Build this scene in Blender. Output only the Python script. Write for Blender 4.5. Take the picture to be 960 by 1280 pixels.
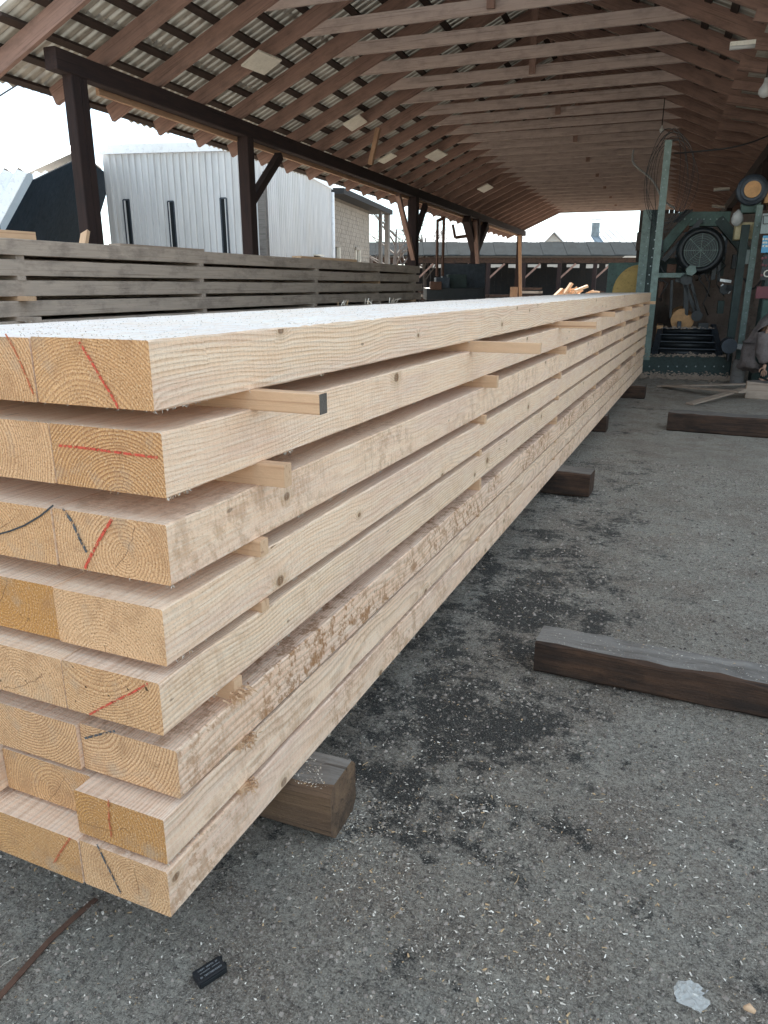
import bpy, bmesh, math, random
from mathutils import Vector, Matrix, noise
for o in list(bpy.data.objects): bpy.data.objects.remove(o, do_unlink=True)
S = bpy.context.scene; COL = S.collection; rnd = random.Random(7); R = math.radians

# ------------------------------------------------------------------ camera, sky, sun, exposure
CAMH = 1.63; FPX = 920.0; TH = R(17.0414); PS = R(23.3296)
cd = bpy.data.cameras.new('camera'); cam = bpy.data.objects.new('camera', cd); COL.objects.link(cam); S.camera = cam
cam.location = (0, 0, CAMH); cam.rotation_euler = (R(90) - TH, 0, PS)
cd.sensor_fit = 'VERTICAL'; cd.sensor_height = 32.0; cd.lens = 32.0 * FPX / 1280.0; cd.clip_end = 1500; cd.clip_start = 0.05
S.render.resolution_x = 768; S.render.resolution_y = 1024
SUN_EL = R(33); SUN_AZ = R(-20)          # azimuth measured from +Y towards +X
w = bpy.data.worlds.new('World'); S.world = w; w.use_nodes = True
nt = w.node_tree; bg = nt.nodes['Background']; sky = nt.nodes.new('ShaderNodeTexSky'); sky.sky_type = 'NISHITA'
sky.sun_disc = False; sky.sun_elevation = SUN_EL; sky.sun_rotation = SUN_AZ; sky.air_density = 1.0; sky.dust_density = 0; sky.ozone_density = 1.5
# clear sky behind a thin, even, bright high veil
sc1 = nt.nodes.new('ShaderNodeVectorMath'); sc1.operation = 'SCALE'; sc1.inputs[3].default_value = .20
veil = nt.nodes.new('ShaderNodeVectorMath'); veil.operation = 'ADD'; veil.inputs[1].default_value = (1.47, 1.68, 1.76)
nt.links.new(sky.outputs[0], sc1.inputs[0]); nt.links.new(sc1.outputs[0], veil.inputs[0]); nt.links.new(veil.outputs[0], bg.inputs[0]); bg.inputs[1].default_value = 0.15
sd = bpy.data.lights.new('sun', 'SUN'); sun = bpy.data.objects.new('sun', sd); COL.objects.link(sun)
sd.energy = 5.0; sd.angle = R(0.53); sd.color = (1.0, 0.93, 0.82)
sdir = Vector((math.sin(SUN_AZ) * math.cos(SUN_EL), math.cos(SUN_AZ) * math.cos(SUN_EL), math.sin(SUN_EL)))
sun.rotation_euler = (-sdir).to_track_quat('-Z', 'Y').to_euler(); sun.location = (0, 0, 30)
S.view_settings.view_transform = 'Standard'; S.view_settings.look = 'None'; S.view_settings.gamma = 1
S.view_settings.exposure = 2.2
S.render.engine = 'CYCLES'; S.cycles.max_bounces = 8; S.cycles.diffuse_bounces = 5

# ------------------------------------------------------------------ frames: world <-> photograph, world <-> shed
F_ = Vector((-math.sin(PS) * math.cos(TH), math.cos(PS) * math.cos(TH), -math.sin(TH)))
R_ = Vector((math.cos(PS), math.sin(PS), 0)); U_ = R_.cross(F_); C0 = Vector((0, 0, CAMH))
AL = R(3.184); SHED = Matrix.Rotation(AL, 4, 'Z'); SHI = SHED.inverted()
def ray(x, y): return F_ + R_ * ((x - 480) / FPX) - U_ * ((y - 640) / FPX)
def atd(x, y, d): return C0 + ray(x, y) * d
def atz(x, y, z): r = ray(x, y); return C0 + r * ((z - CAMH) / r.z)
def atY(x, y, Y): r = ray(x, y); return C0 + r * (Y / r.y)
def sv(x, y, v):                      # shed-local point on the plane v
    r = SHI @ ray(x, y); return Vector((0, 0, CAMH)) + r * (v / r.y)

# ------------------------------------------------------------------ node helper
class G:
    def __init__(s, name):
        s.m = bpy.data.materials.new(name); s.m.use_nodes = True; s.t = s.m.node_tree
        s.b = s.t.nodes['Principled BSDF']; s.out = s.t.nodes['Material Output']
    def n(s, typ, **k):
        x = s.t.nodes.new('ShaderNode' + typ)
        for a, v in k.items(): setattr(x, a, v)
        return x
    def put(s, sock, v):
        if v is None: return
        if isinstance(v, bpy.types.NodeSocket): s.t.links.new(v, sock)
        elif isinstance(v, (int, float)):
            try: sock.default_value = v
            except Exception: sock.default_value = (v, v, v)
        else:
            v = tuple(v); n_ = len(sock.default_value)
            sock.default_value = v + (1,) * (n_ - len(v))
    def math(s, op, a, b=None, c=None, clamp=False):
        x = s.n('Math', operation=op); x.use_clamp = clamp
        s.put(x.inputs[0], a); s.put(x.inputs[1], b); s.put(x.inputs[2], c); return x.outputs[0]
    def vm(s, op, a, b=None):
        x = s.n('VectorMath', operation=op); s.put(x.inputs[0], a); s.put(x.inputs[1], b)
        return x.outputs['Value'] if op in ('LENGTH', 'DISTANCE', 'DOT_PRODUCT') else x.outputs[0]
    def sep(s, v): x = s.n('SeparateXYZ'); s.put(x.inputs[0], v); return x.outputs
    def comb(s, a, b, c):
        x = s.n('CombineXYZ')
        for i, q in enumerate((a, b, c)): s.put(x.inputs[i], q)
        return x.outputs[0]
    def noise(s, v, scale, detail=4, rough=.55, dist=0, color=False, dim='3D'):
        x = s.n('TexNoise'); x.noise_dimensions = dim; s.put(x.inputs['Vector'], v); s.put(x.inputs['Scale'], scale)
        s.put(x.inputs['Detail'], detail); s.put(x.inputs['Roughness'], rough); s.put(x.inputs['Distortion'], dist)
        return x.outputs['Color'] if color else x.outputs['Fac']
    def ramp(s, f, lo, hi, a=0.0, b=1.0):
        x = s.n('MapRange'); x.clamp = True; s.put(x.inputs[0], f); s.put(x.inputs[1], lo); s.put(x.inputs[2], hi)
        s.put(x.inputs[3], a); s.put(x.inputs[4], b); return x.outputs[0]
    def smooth(s, f, lo, hi):
        x = s.n('MapRange', interpolation_type='SMOOTHSTEP'); s.put(x.inputs[0], f); s.put(x.inputs[1], lo); s.put(x.inputs[2], hi)
        return x.outputs[0]
    def mix(s, f, a, b, blend='MIX'):
        x = s.n('Mix', data_type='RGBA', blend_type=blend); x.clamp_factor = True
        s.put(x.inputs[0], f); s.put(x.inputs[6], a); s.put(x.inputs[7], b); return x.outputs[2]
    def bump(s, h, strength=.4, dist=.01, nrm=None):
        x = s.n('Bump'); s.put(x.inputs['Strength'], strength); s.put(x.inputs['Distance'], dist); s.put(x.inputs['Height'], h)
        if nrm is not None: s.put(x.inputs['Normal'], nrm)
        return x.outputs[0]
    def attr(s, name, sock='Fac'):
        x = s.n('Attribute', attribute_type='OBJECT'); x.attribute_name = name; return x.outputs[sock]
    def fin(s, col, rough=.8, metal=0, nrm=None, spec=None):
        s.put(s.b.inputs['Base Color'], col); s.put(s.b.inputs['Roughness'], rough); s.put(s.b.inputs['Metallic'], metal)
        if nrm is not None: s.put(s.b.inputs['Normal'], nrm)
        if spec is not None: s.put(s.b.inputs['Specular IOR Level'], spec)
        return s.m
    def obj(s): return s.n('TexCoord').outputs['Object']
    def rand(s): return s.n('ObjectInfo').outputs['Random']

def spruce(name, end):
    """fresh sawn spruce: growth rings round a pith that runs along local X, knots on the long faces"""
    g = G(name); P = g.obj(); rn = g.rand()
    x, y, z = g.sep(P)[:3]
    xo = g.math('MULTIPLY_ADD', rn, 40.0, x)
    kn = g.n('TexVoronoi'); kn.feature = 'F1'; kn.voronoi_dimensions = '3D'
    g.put(kn.inputs['Vector'], g.comb(xo, g.math('MULTIPLY', rn, 17.0), z)); g.put(kn.inputs['Scale'], 2.6)
    cr = g.sep(kn.outputs['Color'])
    pd = g.vm('SUBTRACT', g.comb(xo, g.math('MULTIPLY', rn, 17.0), z), kn.outputs['Position'])
    # Position is in unscaled texture space
    ps_ = g.sep(pd)
    kd = g.vm('LENGTH', g.comb(g.math('MULTIPLY', ps_[0], .75), 0.0, ps_[2]))
    rad = g.ramp(cr[0], 0, 1, .006, .017); has = g.math('GREATER_THAN', cr[1], .5)
    if end: has = 0.0
    else: has = g.math('MULTIPLY', has, g.math('LESS_THAN', g.math('ABSOLUTE', g.sep(g.n('TexCoord').outputs['Normal'])[2]), .6))
    rk = g.math('DIVIDE', kd, rad)
    kmask = g.math('MULTIPLY', g.math('SUBTRACT', 1.0, g.smooth(rk, .75, 1.15)), has)
    swirl = g.math('MULTIPLY', g.math('POWER', 2.718, g.math('MULTIPLY', g.math('MULTIPLY', rk, rk), -.16)), has)
    # wobbling pith
    wob = g.noise(g.comb(xo, 0, 0), 1.1, 2, .5, color=True); wv = g.sep(wob)
    fine = g.noise(g.comb(g.math('MULTIPLY', xo, 3.0), g.math('MULTIPLY', y, 14), g.math('MULTIPLY', z, 14)), 1.0, 2, .5)
    y2 = g.math('ADD', g.math('SUBTRACT', y, g.attr('pith_y')), g.math('MULTIPLY_ADD', wv[0], .08, -.04))
    z2 = g.math('ADD', g.math('SUBTRACT', z, g.attr('pith_z')), g.math('MULTIPLY_ADD', wv[1], .10, -.05))
    rr = g.math('SQRT', g.math('ADD', g.math('MULTIPLY', y2, y2), g.math('MULTIPLY', z2, z2)))
    rr0 = rr; rr = g.math('ADD', rr, g.math('MULTIPLY', fine, .012)); rr = g.math('ADD', rr, g.math('MULTIPLY', swirl, .02))
    wid = g.noise(g.comb(rr, rn, 0), 14, 1, .5)
    t = g.math('ADD', g.math('DIVIDE', rr, .0078), g.math('MULTIPLY', wid, 5.0))
    f = g.math('FRACT', t)
    late = g.math('MULTIPLY', g.smooth(f, .25, .85), g.math('SUBTRACT', 1.0, g.smooth(f, .88, 1.0)))
    fib = g.noise(g.comb(g.math('MULTIPLY', x, 6 if not end else 160), g.math('MULTIPLY', y, 160), g.math('MULTIPLY', z, 160)), 1.0, 3, .6)
    big = g.noise(g.comb(g.math('MULTIPLY', xo, .8), g.math('MULTIPLY', y, 3), g.math('MULTIPLY', z, 5)), 1.6, 3, .5)
    fuzz = g.noise(P, 230, 3, .7)
    if end:
        base = g.mix(big, (.82, .525, .305), (.68, .39, .20)); base = g.mix(g.attr('warm'), base, (.56, .27, .075))
        c = g.mix(g.math('MULTIPLY', late, g.math('MULTIPLY_ADD', g.math('FRACT', g.math('MULTIPLY', rn, 5.7)), .5, .35)), base, (.34, .15, .065))
        c = g.mix(g.math('MULTIPLY', g.smooth(fuzz, .54, .66), .6), c, (.88, .68, .46)); c = g.mix(g.math('SUBTRACT', 1.0, g.smooth(fuzz, .34, .46)), c, (.27, .13, .055))
        pat = g.noise(g.vm('ADD', P, g.comb(rn, 0, rn)), 16, 4, .6); c = g.mix(g.ramp(pat, .5, .72, 0, .5), c, (.38, .20, .10))
        an = g.math('ADD', g.math('ARCTAN2', z2, y2), g.math('MULTIPLY_ADD', g.noise(P, 30, 2, .5), .5, -.25))
        for kk, (a0, ln) in enumerate(((2.2, .085), (-.7, .05))):
            da = g.math('ABSOLUTE', g.math('SUBTRACT', an, g.math('MULTIPLY_ADD', rn, 1.6, a0 - .8)))
            ck = g.math('MULTIPLY', g.math('SUBTRACT', 1.0, g.smooth(g.math('MULTIPLY', da, rr0), .0004, .0016)), g.math('LESS_THAN', rr0, g.math('MULTIPLY_ADD', rn, .06, ln - .03)))
            c = g.mix(g.math('MULTIPLY', ck, .75), c, (.20, .10, .05))
        gp = g.noise(g.vm('ADD', P, g.comb(0, rn, 3)), 9, 3, .6); c = g.mix(g.ramp(gp, .56, .72, 0, .45), c, (.42, .33, .25))
        sp = g.noise(g.vm('ADD', P, g.comb(rn, rn, rn)), 55, 2, .5); c = g.mix(g.math('MULTIPLY', g.smooth(sp, .70, .74), g.attr('specks')), c, (.10, .06, .03))
        saw = g.n('TexWave', wave_type='BANDS', bands_direction='DIAGONAL'); g.put(saw.inputs['Vector'], P); g.put(saw.inputs['Scale'], 55); g.put(saw.inputs['Distortion'], 2.5); g.put(saw.inputs['Detail'], 2)
        h = g.math('ADD', g.math('MULTIPLY', fuzz, 1.0), g.math('MULTIPLY', saw.outputs['Fac'], .25)); h = g.math('ADD', h, g.math('MULTIPLY', late, .35))
        return g.fin(c, .85, 0, g.bump(h, .75, .0035), .25)
    gs = g.math('MULTIPLY_ADD', g.math('FRACT', g.math('MULTIPLY', rn, 7.31)), .42, .16)
    base = g.mix(g.ramp(big, .3, .7), (.90, .62, .44), (.80, .52, .355)); base = g.mix(g.math('MULTIPLY', g.math('FRACT', g.math('MULTIPLY', rn, 3.7)), .65), base, (.86, .635, .43)); pk = g.noise(g.comb(g.math('MULTIPLY', xo, .7), 0, g.math('MULTIPLY', z, 7)), 1.4, 3, .6); base = g.mix(g.ramp(pk, .45, .65, 0, .6), base, (.74, .50, .39))
    c = g.mix(g.math('MULTIPLY', late, gs), base, (.42, .24, .14))
    c = g.mix(g.ramp(fib, .42, .68, 0, .45), c, (.90, .80, .67)); c = g.mix(g.ramp(fuzz, .30, .46, .45, 0), c, (.36, .24, .16))
    halo = g.math('MULTIPLY', g.math('SUBTRACT', 1.0, g.smooth(rk, 1.0, 3.2)), g.math('MULTIPLY', has, .5)) if not end else 0.0
    c = g.mix(halo, c, (.50, .33, .19))
    krg = g.math('FRACT', g.math('MULTIPLY', rk, 3.0)); kc = g.mix(g.smooth(krg, .4, .9), (.30, .17, .09), (.14, .075, .04))
    c = g.mix(kmask, c, kc)
    # bark-brown smears where the outer wood was left on
    sn = g.noise(g.comb(g.math('MULTIPLY_ADD', z, 3.0, g.math('MULTIPLY', xo, 9)), g.math('MULTIPLY', y, 9), g.math('MULTIPLY', z, 7)), 2.2, 7, .8)
    sb = g.noise(g.comb(xo, 0, z), 1.3, 2, .5)
    st = g.math('MULTIPLY', g.smooth(sn, .47, .58), g.math('MULTIPLY', g.smooth(sb, .38, .56), g.attr('stain')))
    c = g.mix(g.math('MULTIPLY', st, .8), c, (.34, .165, .07))
    # blue-grey weathering blotches and sparse dark flecks
    wz = g.noise(g.comb(g.math('MULTIPLY', xo, 1.0), y, g.math('MULTIPLY', z, 3)), 3.4, 5, .65)
    c = g.mix(g.ramp(wz, .56, .78, 0, .25), c, (.56, .47, .41))
    fl = g.noise(g.comb(g.math('MULTIPLY', xo, 9), g.math('MULTIPLY', y, 60), g.math('MULTIPLY', z, 22)), 1.0, 2, .5); c = g.mix(g.math('MULTIPLY', g.smooth(fl, .735, .77), .7), c, (.16, .10, .06))
    sw = g.n('TexWave', wave_type='BANDS', bands_direction='X'); g.put(sw.inputs['Vector'], g.comb(g.math('MULTIPLY_ADD', z, .10, x), 0, 0)); g.put(sw.inputs['Scale'], 18); g.put(sw.inputs['Distortion'], 6); g.put(sw.inputs['Detail'], 4); g.put(sw.inputs['Detail Scale'], 2.5)
    c = g.mix(g.math('MULTIPLY', sw.outputs['Fac'], .12), c, (.90, .76, .62))
    tz = g.sep(g.n('TexCoord').outputs['Normal'])[2]; dust = g.math('MULTIPLY', g.math('MULTIPLY', g.math('GREATER_THAN', tz, .8), g.attr('dust')), g.math('MULTIPLY', g.ramp(g.noise(g.comb(g.math('MULTIPLY', x, 14), g.math('MULTIPLY', y, 60), 0), 1.0, 6, .8), .34, .62, .15, .85), g.ramp(g.noise(g.comb(g.math('MULTIPLY', xo, 1.5), g.math('MULTIPLY', y, 5), 0), 1.6, 5, .7), .3, .6, .55, 1.0))); c = g.mix(dust, c, (.90, .90, .90))  # sky sheen painted into the colour of upward faces, broken up by noise
    h = g.math('ADD', g.math('MULTIPLY', fib, .8), g.math('MULTIPLY', sw.outputs['Fac'], .18)); h = g.math('ADD', h, g.math('MULTIPLY', fuzz, .9)); h = g.math('SUBTRACT', h, g.math('MULTIPLY', late, .25))
    return g.fin(c, .82, 0, g.bump(h, .8, .0028), .3)

def timber_mat(name, a, b, late=(.2, .12, .08), dirt=(.05, .04, .035), dirtamt=.4, fr=9, rough=.85, bump=.5):
    """old timber, grain along local X"""
    g = G(name); P = g.obj(); rn = g.rand(); x, y, z = g.sep(P)[:3]; xo = g.math('MULTIPLY_ADD', rn, 30.0, x)
    q = g.comb(xo, g.math('MULTIPLY_ADD', rn, 9.0, g.math('MULTIPLY', y, 10)), g.math('MULTIPLY', z, 10))
    gr = g.noise(q, 2.2, 5, .6, .4); lines = g.noise(g.comb(g.math('MULTIPLY', xo, .6), g.math('MULTIPLY', y, 55), g.math('MULTIPLY', z, 55)), 1.3, 4, .6, .3)
    c = g.mix(g.ramp(gr, .3, .7), a, b); c = g.mix(g.ramp(rn, 0, 1, 0, .35), c, b)
    c = g.mix(g.smooth(lines, .55, .72), c, late); bl = g.noise(g.comb(xo, g.math('MULTIPLY', y, 2), g.math('MULTIPLY', z, 2)), fr * .3, 6, .7)
    c = g.mix(g.ramp(bl, .48, .66, 0, dirtamt), c, dirt)
    h = g.math('ADD', lines, g.math('MULTIPLY', g.noise(P, 90, 4, .7), .6))
    return g.fin(c, rough, 0, g.bump(h, bump, .006), .3)

def coat(name, col, rough=.6, metal=0, var=.25, dirt=(.06, .045, .035), dirtamt=.35, scale=3, bump=.25, spec=None):
    g = G(name); P = g.obj(); rn = g.rand(); Q = g.vm('ADD', P, g.comb(g.math('MULTIPLY', rn, 13), rn, 0))
    n1 = g.noise(Q, scale, 6, .65); n2 = g.noise(Q, scale * 7, 4, .7)
    dk = tuple(k * (1 - var) for k in col); lt = tuple(min(1, k * (1 + var)) for k in col)
    c = g.mix(g.ramp(n1, .3, .7), dk, lt); c = g.mix(g.math('MULTIPLY', g.smooth(n2, .52, .68), dirtamt), c, dirt)
    return g.fin(c, g.ramp(n2, .3, .7, max(.05, rough - .12), min(1, rough + .15)), metal, g.bump(g.math('ADD', n2, g.noise(Q, scale * 40, 3, .6)), bump, .004), spec)

M = {}
M['side'] = spruce('fresh_spruce_side', False); M['end'] = spruce('fresh_spruce_end', True)
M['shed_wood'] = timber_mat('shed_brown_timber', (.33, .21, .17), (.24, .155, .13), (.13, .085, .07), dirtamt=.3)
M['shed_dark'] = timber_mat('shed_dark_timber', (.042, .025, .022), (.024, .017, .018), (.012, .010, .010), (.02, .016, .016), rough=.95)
M['collar_wood'] = timber_mat('glare_paled_collar_timber', (.54, .44, .40), (.42, .34, .31), (.24, .19, .17), (.10, .08, .075), .3)  # roof-centre glare put into the wood colour, paler than the other shed timber
M['shed_pale'] = timber_mat('shed_pale_timber', (.42, .27, .17), (.33, .20, .13), (.20, .12, .08), dirtamt=.2)
M['batten'] = timber_mat('batten_timber', (.055, .036, .03), (.035, .025, .022), (.02, .015, .013))
M['grey_wood'] = timber_mat('grey_sawn_timber', (.52, .42, .345), (.41, .335, .28), (.26, .20, .16), (.10, .08, .07), .45)
M['grey_end'] = timber_mat('grey_sawn_end', (.40, .30, .22), (.30, .22, .16), (.2, .13, .09), (.10, .08, .07), .4)
M['stick'] = timber_mat('sticker_timber', (.70, .47, .30), (.58, .38, .24), (.42, .24, .14), (.25, .15, .09), .15)
M['stick_end'] = timber_mat('sticker_weathered_end', (.16, .14, .12), (.09, .08, .07), (.05, .04, .04))
M['sleeper'] = timber_mat('sleeper_timber', (.095, .050, .030), (.035, .022, .017), (.010, .008, .008), (.010, .009, .009), .7, 9, bump=1.0)
M['bearer_wood'] = timber_mat('tan_bearer_timber', (.20, .125, .075), (.10, .062, .042), (.035, .024, .018), (.022, .018, .016), .6, 10, bump=1.0)
M['sleeper_top'] = timber_mat('dusty_sleeper_top', (.24, .22, .20), (.11, .095, .085), (.07, .055, .045), (.05, .042, .038), .5, 14, bump=.9)
M['pole'] = timber_mat('weathered_pole', (.20, .19, .18), (.14, .13, .125), (.07, .065, .06))
M['plank_dark'] = timber_mat('dark_plank', (.038, .038, .04), (.022, .024, .027), (.02, .02, .02), rough=.95)
M['low_roof'] = coat('dark_felt_roof', (.032, .040, .045), 1.0, 0, .2, (.03, .03, .03), .3, 1, .5, 0.05)
M['slat'] = timber_mat('scrap_slat_wood', (.42, .33, .26), (.32, .25, .20), (.2, .14, .1), (.12, .09, .07), .3)
def mk_sheet():
    g = G('weathered_corrugated_sheet'); P = g.obj(); rn = g.rand(); x, y, z = g.sep(P)[:3]; Q = g.vm('ADD', P, g.comb(g.math('MULTIPLY', rn, 13), rn, 0))
    n1 = g.noise(Q, 2, 6, .65); n2 = g.noise(g.comb(g.math('MULTIPLY', x, 20), g.math('MULTIPLY', y, 2.5), rn), 1.0, 5, .7)
    # grime lies in the troughs; the crests of the thin fibreglass stay clean and let daylight through
    crest = g.smooth(g.math('ADD', g.math('MULTIPLY', z, 30), g.math('MULTIPLY', n2, .9)), 1.05, 1.65)
    c = g.mix(g.ramp(n1, .3, .7), (.34, .32, .28), (.52, .49, .43)); c = g.mix(g.math('MULTIPLY', g.smooth(n2, .45, .65), .5), c, (.14, .12, .10)); c = g.mix(crest, c, (.60, .60, .58)); c = g.mix(g.math('MULTIPLY', g.math('FRACT', g.math('MULTIPLY', rn, 17.0)), .55), c, (.20, .185, .165)); c = g.mix(g.ramp(g.noise(Q, 1.1, 5, .75), .54, .70, 0, .7), c, (.17, .12, .085))
    m = g.fin(c, .7, 0, g.bump(n2, .3, .004)); tl = g.n('BsdfTranslucent'); g.put(tl.inputs[0], (.80, .80, .76)); mx = g.n('MixShader')
    g.put(mx.inputs[0], g.math('MULTIPLY', crest, .15)); g.t.links.new(g.b.outputs[0], mx.inputs[1]); g.t.links.new(tl.outputs[0], mx.inputs[2]); g.t.links.new(mx.outputs[0], g.out.inputs[0]); return m
M['slate'] = mk_sheet(); M['slate_cap'] = coat('grey_ridge_cap', (.3, .3, .29), .8)
M['green'] = coat('green_machine_paint', (.045, .09, .075), .55, 0, .35, (.03, .03, .025), .5, 3)
M['dkgreen'] = coat('dark_green_machine_paint', (.02, .038, .035), .6, 0, .35, (.015, .015, .014), .5, 4)
M['palegreen'] = coat('worn_pale_green_paint', (.15, .205, .185), .55, 0, .3, (.08, .07, .055), .5, 9)
M['yellow'] = coat('faded_yellow_paint', (.42, .27, .075), .6, 0, .25, (.10, .07, .04), .4, 3)
M['tank'] = coat('yellowed_plastic', (.44, .36, .20), .5, 0, .2, (.14, .10, .06), .4, 6)
M['black'] = coat('black_oily_steel', (.016, .019, .022), .45, .2, .3, (.03, .025, .02), .3, 8)
M['iron'] = coat('dark_blue_iron', (.04, .05, .065), .45, .4, .3, (.03, .022, .018), .4, 8)
M['steel'] = coat('bare_steel', (.42, .43, .44), .35, .8, .15, (.12, .09, .07), .3, 8)
M['rust'] = coat('rusty_steel', (.10, .05, .032), .8, .1, .35, (.04, .02, .015), .5, 6)
def mk_galv():
    g = G('ribbed_galvanised_cladding'); P = g.n('NewGeometry').outputs['Position']; x, y, z = g.sep(P)[:3]; rn = g.rand()
    st = g.noise(g.comb(g.math('MULTIPLY', x, 4), g.math('MULTIPLY', y, 4), g.math('MULTIPLY', z, .35)), 1.0, 6, .7); n2 = g.noise(P, 1.3, 5, .65)
    c = g.mix(g.ramp(st, .35, .65), (.46, .47, .49), (.62, .63, .65)); c = g.mix(g.ramp(rn, 0, 1, 0, .3), c, (.48, .47, .45)); c = g.mix(g.ramp(st, .60, .74, 0, .6), c, (.30, .24, .17)); c = g.mix(g.math('MULTIPLY', g.ramp(z, 2.8, .5), g.ramp(n2, .4, .6, .2, .6)), c, (.40, .34, .26))
    return g.fin(c, .55, .15, g.bump(n2, .1, .01))
M['galv'] = mk_galv()
M['galv_plain'] = coat('plain_galvanised_cladding', (.42, .415, .405), .6, .15, .08, (.42, .38, .32), .2, .6, .08)
M['white_metal'] = coat('white_roof_sheeting', (.72, .74, .77), .45, .1, .07, (.35, .34, .33), .3, 1.4, .1)
M['navy'] = coat('dark_barn_interior', (.012, .022, .034), .9, 0, .25, (.008, .010, .012), .4, 1, .25, .05)
M['far_roof'] = coat('grey_blue_far_roof', (.24, .28, .32), .8, .0, .1, (.28, .30, .32), .3, .5, .1)
M['white'] = coat('off_white_board', (.66, .63, .56), .7, 0, .12, (.3, .26, .2), .3, 5)
M['bag'] = coat('white_plastic_bag', (.42, .42, .41), .35, 0, .1, (.4, .4, .4), .2, 10)
M['blue'] = coat('blue_display', (.05, .28, .50), .3, 0, .1, (.03, .1, .2), .2, 20)
M['panel_grey'] = coat('grey_control_panel', (.26, .31, .31), .5, 0, .15, (.10, .10, .09), .3, 6)
M['maroon'] = coat('maroon_panel', (.13, .025, .035), .5, 0, .2, (.03, .02, .02), .3, 6)
M['jacket'] = coat('grey_brown_jacket_cloth', (.15, .125, .12), .9, 0, .35, (.05, .04, .04), .5, 5, .9)
M['trousers'] = coat('dark_green_trousers_cloth', (.018, .035, .034), .9, 0, .4, (.01, .01, .012), .4, 5, .7)
M['skin'] = coat('skin', (.45, .27, .19), .55, 0, .08, (.35, .18, .12), .2, 10, .1)
M['hair'] = coat('dark_hair', (.03, .022, .018), .7, 0, .2, (.02, .015, .01), .3, 30, .6)
M['boot'] = coat('dark_boot_leather', (.03, .026, .024), .6, 0, .2, (.08, .07, .06), .4, 20)
M['tarp'] = coat('grey_tarpaulin', (.16, .19, .21), .5, 0, .3, (.05, .05, .05), .3, 2, .8)
M['plaster'] = coat('far_house_wall', (.36, .33, .30), .85, 0, .1, (.2, .18, .16), .2, 1)
M['bark'] = coat('tree_bark', (.12, .10, .09), .9, 0, .2)
M['cable_black'] = coat('black_cable', (.015, .015, .016), .5, 0, .1)
M['cable_pale'] = coat('pale_cable', (.30, .32, .33), .5, 0, .1)
M['orange_wood'] = coat('sawn_log_face', (.50, .28, .13), .8, 0, .2, (.3, .15, .07), .4, 10)
M['glass'] = coat('dark_window_glass', (.012, .015, .018), .6, 0, .1, (.02, .02, .02), .2, 4, .05, .1)
M['ink_dark'] = coat('dark_crayon', (.05, .055, .06), .9, 0, .3)
M['charcoal_cloth'] = coat('black_plastic_shell', (.010, .011, .014), .4, 0, .2, (.05, .05, .05), .25, 60, .2)
M['print'] = coat('pale_print', (.22, .23, .24), .6, 0, .1)

def mk_crayon(name, col):
    g = G(name); n_ = g.noise(g.obj(), 110, 4, .85); m = g.fin(col, .9)
    tr = g.n('BsdfTransparent'); mx = g.n('MixShader'); g.put(mx.inputs[0], g.smooth(n_, .46, .52)); g.t.links.new(tr.outputs[0], mx.inputs[1])
    g.t.links.new(g.b.outputs[0], mx.inputs[2]); g.t.links.new(mx.outputs[0], g.out.inputs[0]); return m
M['red'] = mk_crayon('red_crayon', (.66, .10, .06)); M['red_faint'] = mk_crayon('faint_red_crayon', (.55, .16, .07)); M['grey_crayon'] = mk_crayon('grey_pencil', (.10, .11, .12))

def mk_clear():
    g = G('crumpled_clear_film'); m = g.fin((.78, .78, .76), .22, 0, g.bump(g.noise(g.obj(), 60, 4, .6), .6, .004)); tr = g.n('BsdfTransparent'); mx = g.n('MixShader'); g.put(mx.inputs[0], .42)
    g.t.links.new(tr.outputs[0], mx.inputs[1]); g.t.links.new(g.b.outputs[0], mx.inputs[2]); g.t.links.new(mx.outputs[0], g.out.inputs[0]); return m
M['film'] = mk_clear()

def mk_block():
    g = G('grey_block_masonry'); P = g.obj(); rn = g.rand(); n1 = g.noise(P, 2.5, 6, .7); n2 = g.noise(P, 30, 4, .7)
    c = g.mix(g.ramp(n1, .3, .7), (.22, .20, .175), (.33, .30, .26)); c = g.mix(g.ramp(rn, 0, 1, 0, .4), c, (.20, .175, .155)); c = g.mix(g.ramp(n2, .5, .7, 0, .4), c, (.12, .105, .09))
    return g.fin(c, .92, 0, g.bump(n2, .6, .01))
M['block'] = mk_block()
M['mortar'] = coat('dark_mortar', (.12, .105, .09), .95, 0, .2)
M['brownblock'] = coat('brown_block_face', (.115, .085, .072), .9, 0, .3, (.05, .04, .035), .5, 3, .6)

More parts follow.
